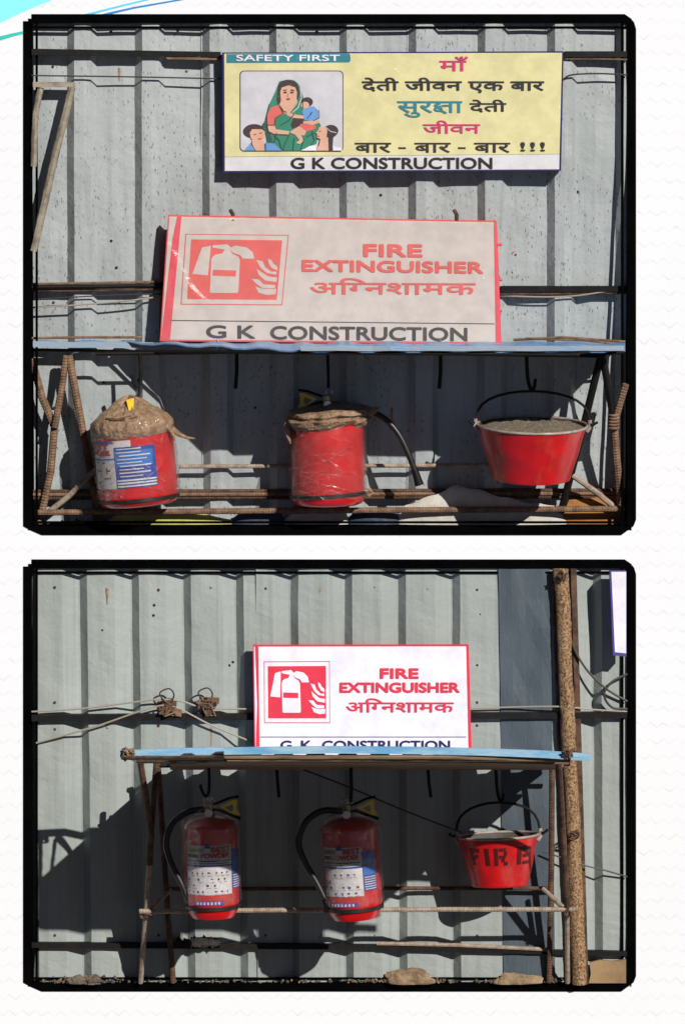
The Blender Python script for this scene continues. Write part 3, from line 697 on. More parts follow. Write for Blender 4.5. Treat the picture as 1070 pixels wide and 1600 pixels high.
# ================================================================== RACKS
def hook(parent, x, y0, y1, d, mat, r=3.0, side=-1):
    pts = curve_pts([(x, y0, d), (x + 1, (y0+y1)/2, d), (x, y1 - 4, d), (x + side*5, y1 + 2, d + 2), (x + side*10, y1 - 6, d + 3), (x + side*13, y1 - 16, d + 4)], 5)
    rod('hook', pts, r, mat, parent)
# upper rack
ra = thing('steel_rack', 'rusty rebar rack with pale blue sheet shelf carrying the large sign', 'rack', P(515, 818, 20))
def shelf_pt(x, d, y0=534.0, y1=549.0, dm=252.0, up=0): return P(x, y0 + (y1 - y0)*d/dm - up, d)
mb = MB()                       # ribbed sheet: cut into strips that follow the outline
xs_ = sorted(set([52, 190, 472, 976] + list(range(60, 976, 18))))
def fr_d(x): return 20 if x <= 190 else (20 + (x - 190)/282*232 if x < 472 else 252)
for i in range(len(xs_) - 1):
    a, b = xs_[i], xs_[i+1]
    ua = 3.0 if i % 4 in (1, 2) else 0.0; ub = 3.0 if (i+1) % 4 in (1, 2) else 0.0
    w1 = 2.0*noise.noise(Vector((a*.013, 3, 0))); w2 = 2.0*noise.noise(Vector((b*.013, 3, 0)))
    top = [shelf_pt(a, 4, up=ua), shelf_pt(b, 4, up=ub), shelf_pt(b, fr_d(b) + w2, up=ub), shelf_pt(a, fr_d(a) + w1, up=ua)]
    mb.hexa(top, [p - Vector((0, 0, 2.2/S)) for p in top])
mb.build('shelf_sheet', M['blue_sheet'], ra, local=False)
# edge strip along the shelf
def lip(name, pts, h, mat, parent, th=3):
    mb = MB()
    for (a, b) in zip(pts[:-1], pts[1:]):
        A, B = P(*a), P(*b); n = Vector((0, th/S, 0)); dn = Vector((0, 0, -h/S))
        mb.hexa([A, B, B + dn, A + dn], [A + n, B + n, B + dn + n, A + dn + n])
    mb.build(name, mat, parent, local=False)
lip('edge_strip', [(52, 533, 27), (120, 534.5, 27), (190, 534, 27), (260, 535.5, 27), (340, 534.5, 27), (420, 535.5, 27), (475, 536, 27)], 9, M['grey_lip'], ra)
lip('edge_strip', [(x, 540.5 + 1.5*noise.noise(Vector((x*.02, 0, 0))), 256 + 3*noise.noise(Vector((x*.03, 4, 0)))) for x in range(470, 976, 28)] + [(976, 542, 256)], 7.5, M['grey_lip'], ra)
rod('shelf_bar', [(472, 551, 248), (700, 552.5, 248), (905, 554, 248)], 3.0, M['black_steel'], ra)
rod('shelf_bar', [(52, 546.5, 16), (190, 549, 18), (472, 551, 248)], 2.6, M['black_steel'], ra)
rod('shelf_bar', [(900, 556, 60), (976, 550, 60)], 2.4, M['black_steel'], ra)
for pts in ([(50, 528.5, 16), (130, 527, 18), (222, 527, 20)], [(802, 531, 60), (880, 527, 100), (976, 534, 110)], [(820, 529, 50), (905, 531, 60), (976, 538, 70)]): rod('loose_rod', pts, 2.0, M['rust'], ra)
R = 5.6
rod('leg', [(50, 560, 14), (66, 620, 13), (86, 668, 12)], R, M['rust'], ra, rib=.14)
rod('leg', [(104, 556, 20), (98, 600, 17), (86, 668, 22)], R*.9, M['rust'], ra, rib=.14)
rod('leg', [(86, 664, 14), (80, 735, 11), (62, 818, 8)], R, M['rust'], ra, rib=.14)
rod('leg', [(108, 556, 20), (122, 630, 17), (138, 720, 13), (157, 820, 8)], R, M['rust'], ra, rib=.14)
rod('brace', [(151, 733, 26), (108, 775, 20), (58, 815, 14)], 4.6, M['rust_pale'], ra)
rod('leg', [(938, 556, 80), (915, 650, 66), (876, 800, 24)], R*1.05, M['black_steel'], ra)
rod('leg', [(941, 556, 80), (958, 655, 60)], R*1.05, M['black_steel'], ra)
rod('leg', [(958, 652, 60), (963, 720, 44), (972, 818, 14)], R, M['rust'], ra, rib=.14)
rod('leg', [(977, 600, 66), (958, 664, 60)], R*.9, M['rust'], ra, rib=.14)
mb = MB()
for k in range(5): mb.tube([P(958 + 7.5*math.cos(a*math.pi/6), 648 + 5*k + 1.5*math.sin(a*math.pi/6), 60 + 9*math.sin(a*math.pi/6)) for a in range(12)], 2.2/S, 6, closed=True)
mb.build('rope_tie', M['rust'], ra, local=False, smooth=True)
rod('brace', [(893, 742, 42), (932, 770, 32), (972, 803, 18)], 4.6, M['rust_pale'], ra)
rod('front_rail', [(56, 801, 30), (300, 799, 34), (640, 797, 34), (976, 795, 32)], 4.4, M['rust'], ra, rib=.1)
rod('back_rail', [(280, 729, 8), (500, 728, 8), (770, 727, 8)], 3.0, M['rust_pale'], ra, rib=.12)
rod('shelf_bar', [(150, 553, 60), (400, 550, 62), (700, 552, 62), (938, 556, 62)], 2.6, M['black_steel'], ra)
hook(ra, 219, 553, 602, 62, M['black_steel'], 3.0)
for x in (370, 688): rod('hook', [(x, 552, 62), (x, 580, 62), (x - 2, 607, 62)], 3.0, M['black_steel'], ra)
rod('hook', curve_pts([(822, 553, 104), (824, 590, 104), (829, 608, 104), (834, 606, 106), (836, 592, 107)], 5), 3.0, M['black_steel'], ra)
rod('hook_bar', [(700, 553, 104), (938, 557, 104)], 2.4, M['black_steel'], ra)
rod('hook', [(512, 553, 62), (513, 590, 62), (513, 606, 62)], 2.4, M['black_steel'], ra)

# lower rack
rb = thing('steel_rack', 'dark rebar rack with deep blue edged plank shelf beside the timber post', 'rack', P(545, 1535, 20))
D2 = 550.0
def s2(x, d, up=0): return P(x, 1196 - (1196 - 1181)*(d - 25)/(D2 - 25), d) + Vector((0, 0, up/S))
def f2d(x): return 385 + (x - 262)/91*165 if x < 353 else D2
mb = MB(); xs_ = [262 + 600*i/48 for i in range(49)]
def upc(i): return (0, 0, 7, 7)[i % 4]
def bk(i): return 25 - (0, 2, 16, 16)[i % 4] + 3*noise.noise(Vector((i*.7, 1, 0)))
for i in range(48):
    a, b = xs_[i], xs_[i+1]
    top = [s2(a, bk(i), upc(i)), s2(b, bk(i+1), upc(i+1)), s2(b, f2d(b), upc(i+1)), s2(a, f2d(a), upc(i))]
    mb.hexa(top, [p - Vector((0, 0, 1.6/S)) for p in top])
mb.build('shelf_sheet', M['blue_sheet'], rb, local=False)
for k, (d0, d1) in enumerate(((470, 546), (390, 458), (310, 378), (210, 296), (90, 196))):
    x0 = 266 if d1 < 385 else 262 + (d1 - 385)/165*91 + 4
    q = [s2(x0, d0, -2.5 - k*.3), s2(868, d0, -2.5 - k*.3), s2(868 + 3*k, d1, -2.5), s2(x0, d1, -2.5)]
    MB().hexa(q, [p - Vector((0, 0, 5/S)) for p in q]).build('plank', M['wood'], rb, local=False)
lip('edge_strip', [(188, 1173, 256), (225, 1171, 256), (262, 1169.5, 256), (310, 1168.5, 256), (356, 1168, 256)], 10, M['blue_lip'], rb, 4)
lip('edge_strip', [(350, 1168, 554), (430, 1167, 554), (520, 1166, 556), (640, 1167, 554), (760, 1169.5, 555), (850, 1173, 554), (922, 1178, 554)], 10.5, M['blue_lip'], rb, 4)
rod('edge_rod', [(192, 1184, 252), (262, 1184.5, 385), (353, 1183, 548), (700, 1183, 550), (890, 1188, 540)], 3.4, M['wood'], rb, lump=.2, step=10)
rod('edge_rod', [(215, 1190, 250), (262, 1190, 350), (353, 1188.5, 500), (700, 1189, 500), (888, 1192, 490)], 2.8, M['wood'], rb, lump=.2, step=10)
rod('shelf_bar', [(240, 1196, 66), (560, 1196, 70), (890, 1193, 74)], 3.6, M['black_steel'], rb)
def tie(parent, x, y, d, r=10, n=6, mat='rust_dark', seed=0):
    rnd = random.Random(seed); mb = MB()
    for k in range(n):
        p = [P(x + rnd.uniform(-r, r), y + rnd.uniform(-r, r), d + rnd.uniform(-4, 7)) for _ in range(5)]
        mb.tube(p, 1.5/S, 5)
    mb.build('wire_tie', M[mat], parent, local=False)
tie(rb, 201, 1178, 262, 11, 8, 'rust', 3); tie(rb, 887, 1178, 560, 8, 6, 'rust_dark', 4); tie(rb, 232, 1427, 92, 7, 6, 'rust_dark', 5); tie(rb, 886, 1426, 96, 6, 6, 'rust_dark', 6)
rod('leg', [(219, 1186, 250), (229, 1250, 195), (237, 1310, 150)], 4.6, M['rust_dark'], rb, rib=.12)
rod('leg', [(245, 1192, 160), (240, 1250, 155), (235, 1312, 148)], 4.6, M['rust_dark'], rb, rib=.12)
rod('leg', [(236, 1306, 150), (234, 1350, 130)], 4.8, M['rust_dark'], rb, rib=.12)
rod('leg', [(234, 1348, 130), (228, 1430, 84), (220, 1535, 14)], 4.2, M['rust_pale'], rb)
rod('leg', [(247, 1192, 66), (256, 1330, 46), (262, 1420, 30), (271, 1535, 8)], 4.2, M['rust_dark'], rb, rib=.12)
rod('brace', [(222, 1432, 92), (244, 1412, 62), (266, 1390, 30)], 4.2, M['rust_pale'], rb)
rod('leg', [(862, 1192, 74), (861, 1350, 46), (857, 1535, 8)], 4.2, M['rust_dark'], rb, rib=.12)
rod('leg', [(872, 1186, 380), (878, 1290, 190), (886, 1425, 92)], 4.6, M['rust_dark'], rb, rib=.12)
rod('leg', [(885, 1422, 92), (886, 1535, 14)], 4.0, M['rust_pale'], rb)
rod('brace', [(848, 1389, 40), (889, 1427, 92)], 3.8, M['rust_pale'], rb)
rod('front_rail', [(218, 1424, 96), (450, 1422, 100), (700, 1421, 100), (900, 1421, 98)], 3.6, M['rust_pale'], rb, rib=.1)
rod('back_rail', [(258, 1389, 14), (560, 1388, 14), (862, 1388, 16)], 3.0, M['rust_dark'], rb, rib=.1)
rod('shelf_bar', [(262, 1192, 172), (560, 1192, 172), (866, 1191, 172)], 3.0, M['black_steel'], rb)
hook(rb, 326, 1193, 1242, 172, M['black_steel'], 2.4)
rod('hook', [(432, 1196, 70), (434, 1225, 70), (436, 1246, 70)], 2.6, M['black_steel'], rb)
rod('hook', [(548, 1193, 172), (549, 1230, 172), (548, 1253, 172)], 2.8, M['black_steel'], rb)
rod('hook', [(668, 1196, 72), (670, 1225, 72), (673, 1246, 72)], 2.6, M['black_steel'], rb)
rod('hook', curve_pts([(774, 1196, 74), (776, 1230, 74), (780, 1250, 74), (785, 1249, 76), (786, 1240, 77)], 4), 2.6, M['black_steel'], rb)
wire([(462, 1198, 70), (540, 1228, 76), (640, 1270, 80), (722, 1301, 84)], 1.5, M['wire'], 'dark wire slanting from the lower shelf to the stencilled bucket', 4)

# timber post beside the lower rack
t = thing('timber_post', 'rough orange brown timber post leaning beside the lower rack', 'post', P(906, 1540, 14))
mb = MB(); rows = 130; seg = 16; ring = []
for j in range(rows + 1):
    y = 889 + (1538 - 889)*j/rows; x = 876 + (905 - 876)*j/rows + 1.3*noise.noise(Vector((0, y*.012, 2)))
    for k in range(seg):
        a = 2*math.pi*k/seg; r_ = (10.2 + 1.0*noise.noise(Vector((4, 0, y*.012)))) * (1 + .10*noise.noise(Vector((math.cos(a)*1.5, math.sin(a)*1.5, y*.05))) + .07*noise.noise(Vector((math.cos(a)*4, math.sin(a)*4, y*.14)))) * (1 + .12*abs(math.cos(2*a))**2)
        mb.v.append(P(x, y, 16) + Vector((r_*math.cos(a)/S, -r_*math.sin(a)/S*.9, 0)))
for j in range(rows):
    for k in range(seg): l = (k+1) % seg; mb.f.append([j*seg+k, j*seg+l, (j+1)*seg+l, (j+1)*seg+k]); mb.m.append(0)
mb.f += [list(range(seg)), [rows*seg+k for k in range(seg)]]; mb.m += [0, 0]
mb.build('trunk', M['bark'], t, local=False, smooth=True)
plate('side_batten', [(891, 889), (900, 889), (919, 1538), (911, 1538)], 0, 8, M['rust_dark'], t)
rod('edge_strip', [(863, 892, 6), (872, 1150, 6), (880, 1300, 6), (889, 1536, 6)], 2.6, M['rust_dark'], t)
for y in (900, 1178, 1304): tie(t, 877 + (y-890)*.045, y, 30, 9, 4, 'rust_dark', int(y))

# rusty clamps on the runner
def clamp(x, y, label, seed, mats):
    t = thing('rusty_clamp', label, 'clamp', P(x, y + 14, 10), group='rusty clamps on the lower fence runner'); rnd = random.Random(seed)
    for k in range(7):
        a = rnd.uniform(-18, 12); b = rnd.uniform(-14, 6); ww = rnd.uniform(7, 16); hh = rnd.uniform(5, 12); d = rnd.uniform(8, 15); tl = rnd.uniform(-3, 3)
        plate('lug', [(x+a, y+b), (x+a+ww, y+b+tl), (x+a+ww-1, y+b+hh+tl), (x+a+1, y+b+hh)], 2, d, M[mats[k % len(mats)]], t)
    tie(t, x, y, 14, 15, 7, 'rust', seed)
    rod('twisted_wire', curve_pts([(x-4, y-8, 14), (x-12, y-22, 16), (x+2, y-29, 18), (x+10, y-20, 16), (x+6, y-6, 14)], 5), 1.2, M['wire'], t)
clamp(262, 1105, 'pale rusty clamp with torn lugs, left of two on the runner', 2, ['rust', 'rust_dark', 'rust_dark'])
clamp(322, 1104, 'darker rusty clamp with curled wire, right of two on the runner', 9, ['rust_dark', 'rust', 'soot'])
t = thing('charred_rag', 'black charred rag hanging on the bottom runner below the left extinguisher', 'rag', P(305, 1480, 10))
mb = MB(); nx, ny = 30, 12
for i in range(nx + 1):
    u = i/nx; x = 274 + 70*u
    for j in range(ny + 1):
        a = math.pi*1.25*j/ny - .4; hh = 9 + 9*noise.noise(Vector((x*.09, 2, 5))) + 6*noise.noise(Vector((x*.3, j*.4, 1)))
        y = 1476 - math.sin(a)*hh*(1.1 if j < ny*.6 else 1.0) + (6*noise.noise(Vector((x*.2, 7, 0))) if j in (0, ny) else 0)
        mb.v.append(P(x, y, 9 + math.cos(a)*7 + 3*noise.noise(Vector((x*.15, j*.5, 9)))))
for i in range(nx):
    for j in range(ny): q = i*(ny+1)+j; mb.f.append([q, q+ny+1, q+ny+2, q+1]); mb.m.append(0)
mb.f += [list(range(ny + 1)), [nx*(ny+1)+j for j in range(ny + 1)]]; mb.m += [0, 0]
mb.build('cloth', M['soot'], t, local=False)

# ================================================================== EXTINGUISHERS
def cyl(a, r, z): return Vector((r*math.sin(a)/S, -r*math.cos(a)/S, z/S))
def patch(name, r, a0, a1, z0, z1, mat, parent, n=20):
    mb = MB()
    for i in range(n + 1):
        a = math.radians(a0 + (a1 - a0)*i/n); mb.v += [cyl(a, r, z0), cyl(a, r, z1)]
    for i in range(n): mb.f.append([2*i, 2*i+2, 2*i+3, 2*i+1]); mb.m.append(0)
    return mb.build(name, mat, parent, fix=False, smooth=False)
def ctext(body, r, a0, a1, z0, z1, mat, parent, fat=0.03, name='lettering'):
    V, F = fit(dump(text2d(body, 0)), a0, 0, a1, 1); mb = MB()
    for k, (dx, dy) in enumerate(((0, 0), (.9, 0), (-.9, 0), (0, .06), (0, -.06))): mb.add([cyl(math.radians(x + dx), r + k*.05, z1 + (z0 - z1)*(y + dy)) for x, y in V], F)
    return mb.build(name, mat, parent, fix=False)
def body_prof(r, h, bot=10):
    p = [(0.5, 0), (r*.55, 0.5), (r*.80, 2), (r*.93, bot*.5), (r*.985, bot)]
    p += [(r, bot + 4)] + [(r, bot + 4 + (h - bot - 4)*i/6) for i in range(1, 7)]
    p += [(r*math.cos(math.radians(a)) if a < 80 else r*.17, h + r*.42*math.sin(math.radians(a))) for a in (12, 25, 40, 55, 68, 80)]
    return p + [(r*.17, h + r*.50), (0.4, h + r*.50)]
def wrapper(t, r, z0, z1, seed, mat='wrap', amp=2.2, tail=True):
    def fn(rr, z, an, i):
        p = Vector((math.cos(an)*2.2, math.sin(an)*2.2, z*.03 + seed))
        q = noise.noise(p)*amp + noise.noise(Vector((math.cos(an)*5, math.sin(an)*5, z*.10 + math.sin(an)*1.2 + seed)))*amp*.8
        return rr + 2.6 + abs(q), z
    pr = [(r, z0 + (z1 - z0)*i/34) for i in range(35)]
    o = MB().lathe(pr, 64, fn=fn).build('plastic_wrap', M[mat], t, smooth=True, fix=False)
    return o
def lever(t, z, side, r, tagc=True):
    """valve, carrying handle, squeeze lever with yellow guard; side = +1: points right"""
    mb = MB().lathe([(0.5, z - 6), (r*.17, z - 6), (r*.17, z + 4), (r*.12, z + 5), (r*.12, z + 16), (0.5, z + 17)], 14); v = mb.build('valve', M['brass'], t, smooth=True)
    q = lambda x, zz, yy=0: Vector((side*x/S, yy/S, zz/S))
    MB().tube([q(-3, z + 8), q(14, z + 6), q(34, z - 3), q(46, z - 8)], 2.2/S, 8).build('handle', M['black_steel'], t, smooth=True)
    lv = MB().tube([q(-4, z + 12), q(14, z + 18), q(30, z + 24), q(44, z + 26)], 2.0/S, 8).build('lever', M['black_steel'], t, smooth=True)
    if tagc:
        pts = [(14, 12), (38, 22), (42, 20), (40, 8), (46, -2), (36, -1)]
        hole = [(22, 10), (34, 15), (36, 8), (33, 3)]
        mb = MB()
        for a, b, c, d in ((pts[0], pts[1], hole[1], hole[0]), (pts[1], pts[2], pts[3], hole[1]), (pts[3], hole[2], hole[1], hole[1]), (pts[3], pts[4], hole[3], hole[2]), (pts[4], pts[5], hole[3], hole[3]), (pts[5], pts[0], hole[0], hole[3])):
            f = [q(x, z + y, -4) for x, y in (a, b, c, d)]; mb.prism(f, [p + Vector((0, 3/S, 0)) for p in f])
        mb.build('safety_guard', M['yellow'], lv)
    mb = MB().lathe([(0.4, 5), (6, 5), (6.5, 2), (6.5, 0), (0.4, 0)], 14)
    gz = mb.build('pressure_gauge', M['chrome'], t, smooth=True); gz.location = q(-2, z + 3, -r*.16); gz.rotation_euler = (math.radians(90), 0, 0)
    ring = MB().tube([q(-4 + 5*math.cos(a), z + 22 + 5*math.sin(a), -1) for a in [k*math.pi/6 for k in range(12)]], 1.2/S, 6, closed=True); ring.build('ring', M['chrome'], t, smooth=True)
def band_part(t, r, z, mat, h=5, th=1.6, tilt=0):
    MB().lathe([(r, z), (r + th, z + .5), (r + th, z + h - .5), (r, z + h)], 48, fn=lambda rr, zz, an, i: (rr, zz + tilt*math.sin(an))).build('band', mat, t, smooth=True)

def creases(t, r, z0, z1, n, seed, rad=.5):
    rnd = random.Random(seed); mb = MB()
    for k in range(n):
        za = rnd.uniform(z0, z1); a0 = rnd.uniform(-84, 40); a1 = a0 + rnd.uniform(10, 46); dz = rnd.uniform(-34, 34)
        zb = min(max(za + dz, z0), z1)
        mb.tube([cyl(math.radians(a0 + (a1 - a0)*i/8), r + 4.2 + .7*math.sin(i*1.7 + k), za + (zb - za)*i/8 + 1.2*math.sin(i*1.1 + k)) for i in range(9)], rad/S, 5)
    mb.build('film_crease', M['film'], t, smooth=True)
# upper left: taped brown hood, tilted
b = P(219, 791, 66)
t = thing('fire_extinguisher', 'tilted red extinguisher with blue and white label under a brown hood', 'fire extinguisher', b, (0, math.radians(-5.5), 0))
r = 62.0
MB().lathe(body_prof(r, 126), 56).build('cylinder', M['red'], t, smooth=True)
band_part(t, r, 10, M['black_rubber'], 6)
lab = patch('label', r + .6, -80, -2, 34, 108, M['ink_label'], t)
patch('label_panel', r + .9, -28, 33, 34, 98, M['ink_lblue'], lab); patch('label_panel', r + 1.2, -27, 28, 68, 92, M['ink_mblue'], lab)
patch('label_panel', r + 1.2, -80, -28, 104, 108.5, M['ink_violet'], lab); patch('label_panel', r + 1.2, -80, -28, 79, 81.5, M['ink_mblue'], lab)
ctext('BEST', r + 1.2, -84, -36, 96, 104, M['ink_brick'], lab, .05); ctext('POWDER', r + 1.2, -98, -34, 86, 94, M['ink_brick'], lab, .05)
rnd = random.Random(4)
for k in range(11): z = 94 - k*5.3; patch('printed_line', r + 1.5, -25 + rnd.uniform(0, 5), 24 + rnd.uniform(-14, 4), z, z + rnd.uniform(1.2, 2.2), M['ink_label'], lab, 8)
for k in range(3): z = 36 + k*4.5; patch('printed_line', r + 1.6, -26, 31, z, z + 2.4, M['ink_label'], lab, 8)
for a, z, ww, hh in ((-70, 62, 16, 10), (-44, 62, 8, 10), (-66, 44, 10, 5), (-52, 74, 6, 2), (-68, 75, 9, 2), (-50, 50, 14, 1.5)): patch('printed_line', r + 1.2, a, a + ww, z, z + 1.4, M['ink_hair'], lab, 4); patch('printed_line', r + 1.2, a, a + 2.2, z - hh*.4, z + hh*.5, M['ink_brick'], lab, 2)
def fold(x, y, z, f=1.0): return 1 - 2*abs(noise.noise(Vector((x*f, y*f, z*f))))
def hood(rr, z, an, i):
    x, y = math.sin(an), math.cos(an); k = min(1, max(0, i - 2)/10)
    q = noise.noise(Vector((x*2.5, y*2.5, z*.03)))*5 + 4.2*(fold(x*3.2 + 2, y*3.2, z*.025 + x) - .5) + 2.4*(fold(x*6 + z*.04, y*6, z*.06) - .5) + 1.1*noise.noise(Vector((x*16, y*16, z*.15)))
    return max(rr + q*(0.3 + .7*k)*min(1, rr/22), .3), z + noise.noise(Vector((x*2, y*2, 7)))*4 + 1.6*k*(fold(x*5, y*5, rr*.05) - .5)
def resample(p, n=44):
    o = []
    for i in range(n + 1):
        u = i/n*(len(p) - 1); k = min(int(u), len(p) - 2); f_ = u - k; o.append((p[k][0]*(1-f_) + p[k+1][0]*f_, p[k][1]*(1-f_) + p[k+1][1]*f_))
    return o
hp = [(r + 1, 112), (r + 3, 119), (r + 3, 127), (r - 1, 134), (r - 8, 142), (r - 18, 149), (r - 28, 154), (r - 36, 160), (r - 43, 166), (r - 50, 170), (r - 57, 172), (0.5, 173)]
MB().lathe(resample(hp), 110, fn=hood).build('brown_hood', M['brown_cloth'], t, smooth=True)
for pts, rr in (([(58, -10, 118), (72, -14, 106), (84, -16, 100), (96, -18, 98)], [5, 4, 2.5, .8]), ([(52, -30, 128), (62, -34, 112), (66, -30, 98)], [6, 4, 1])):
    MB().tube([Vector(p)/S for p in pts], [q/S for q in rr], 7).build('loose_tail', M['brown_cloth'], t, smooth=True)
pts = [(-4, 168), (8, 170), (6, 152), (10, 142), (0, 140), (-1, 152)]
f = [Vector((x/S, -(r*.80 - (z - 140)*.9)/S, z/S)) for x, z in pts]; MB().prism(f, [p + Vector((0, 5/S, 0)) for p in f]).build('safety_clip', M['yellow'], t)
MB().tube([Vector(p)/S for p in ((-34, -50, 146), (-16, -54, 143), (4, -54, 147))], 2.2/S, 6).build('hood_fold', M['brown_cloth'], t, smooth=True)
MB().tube([Vector(p)/S for p in ((-30, -52, 142), (-14, -55, 139), (12, -54, 141))], 1.8/S, 6).build('hood_fold', M['rust_dark'], t, smooth=True)
MB().tube([Vector(p)/S for p in ((14, -2, 168), (18, 0, 182), (17, 0, 198))], 3.2/S, 6).build('strap', M['black_rubber'], t, smooth=True)
wrapper(t, r, 18, 124, 3.0, amp=3.0)
creases(t, r, 24, 112, 26, 31)

# upper middle: film wound, rag round the top, hose to the right
b = P(513, 791, 62)
t = thing('fire_extinguisher', 'red extinguisher wound in film with a tan rag round its top', 'fire extinguisher', b, (0, math.radians(-1.0), 0))
r = 57.0
MB().lathe(body_prof(r, 128), 56).build('cylinder', M['red'], t, smooth=True)
band_part(t, r + 1, 16, M['black_rubber'], 6, 2.5, tilt=2.5)
def rag(rr, z, an, i):
    q = noise.noise(Vector((math.cos(an)*2.2, math.sin(an)*2.2, z*.06 + 9)))*7 + 5*(fold(math.cos(an)*2.4, math.sin(an)*2.4, z*.12) - .5) + 2.4*(fold(math.cos(an)*5 + z*.1, math.sin(an)*5, z*.2) - .5)
    return max(rr + q*.8 + 5*math.sin(an)*(1 if i > 12 else .2), .5), z + noise.noise(Vector((math.cos(an)*1.6, math.sin(an)*1.6, 3)))*5 + 3*math.sin(an)
rp = [(r + 1, 122), (r + 5, 125), (r + 9, 130), (r + 11, 136), (r + 6, 139), (r + 10, 143), (r + 8, 149), (r - 2, 153), (r - 14, 155), (r - 34, 158), (r*.2, 159)]
MB().lathe(resample(rp, 40), 110, fn=rag).build('rag', M['brown_cloth'], t, smooth=True)
for pts, rr in (([(-56, -16, 140), (-62, -18, 126), (-60, -22, 112), (-57, -24, 100)], [8, 7, 4, 1]), ([(50, -24, 146), (66, -22, 146), (76, -18, 150), (82, -14, 154)], [8, 7, 5, 1])):
    MB().tube([Vector(p)/S for p in pts], [q/S for q in rr], 8).build('rag_end', M['brown_cloth'], t, smooth=True)
lever(t, 156, -1, r)
hs = curve_pts([(30, -12, 156), (66, -14, 148), (92, -16, 134), (112, -18, 110), (126, -18, 80), (136, -16, 52)], 6)
MB().tube([Vector(p)/S for p in hs], 4.8/S, 10).build('hose', M['black_rubber'], t, smooth=True)
MB().tube([Vector(p)/S for p in ((135, -16, 56), (139, -16, 42), (142, -15, 32))], [5.6/S, 6.4/S, 7.4/S], 10).build('nozzle', M['black_steel'], t, smooth=True)
MB().tube([Vector(p)/S for p in curve_pts([(-6, -6, 178), (4, -8, 184), (24, -8, 192), (48, -6, 188)], 5)], 1.1/S, 6).build('tie_wire', M['wire_pale'], t, smooth=True)
wrapper(t, r, 14, 126, 8.0, amp=2.8)
mb = MB()
rnd = random.Random(12)
for k in range(22):
    z0 = rnd.uniform(24, 112); a0 = rnd.uniform(-84, 10); a1 = a0 + rnd.uniform(30, 80); dz = rnd.uniform(-26, 14)*(1 if k % 4 else -1.6)
    mb.tube([cyl(math.radians(a0 + (a1 - a0)*i/12), r + 4.4 + .8*math.sin(i*1.7 + k), z0 + dz*i/12 + 1.4*math.sin(i*.9 + k)) for i in range(13)], .55/S, 5)
mb.build('film_crease', M['film'], t, smooth=True)
tag(MB().tube([Vector(p)/S for p in ((r - 2, -14, 22), (r + 8, -12, 26), (r + 12, -10, 20), (r + 5, -10, 16))], 3.2/S, 6).build('clip', M['brown_cloth'], t, smooth=True))

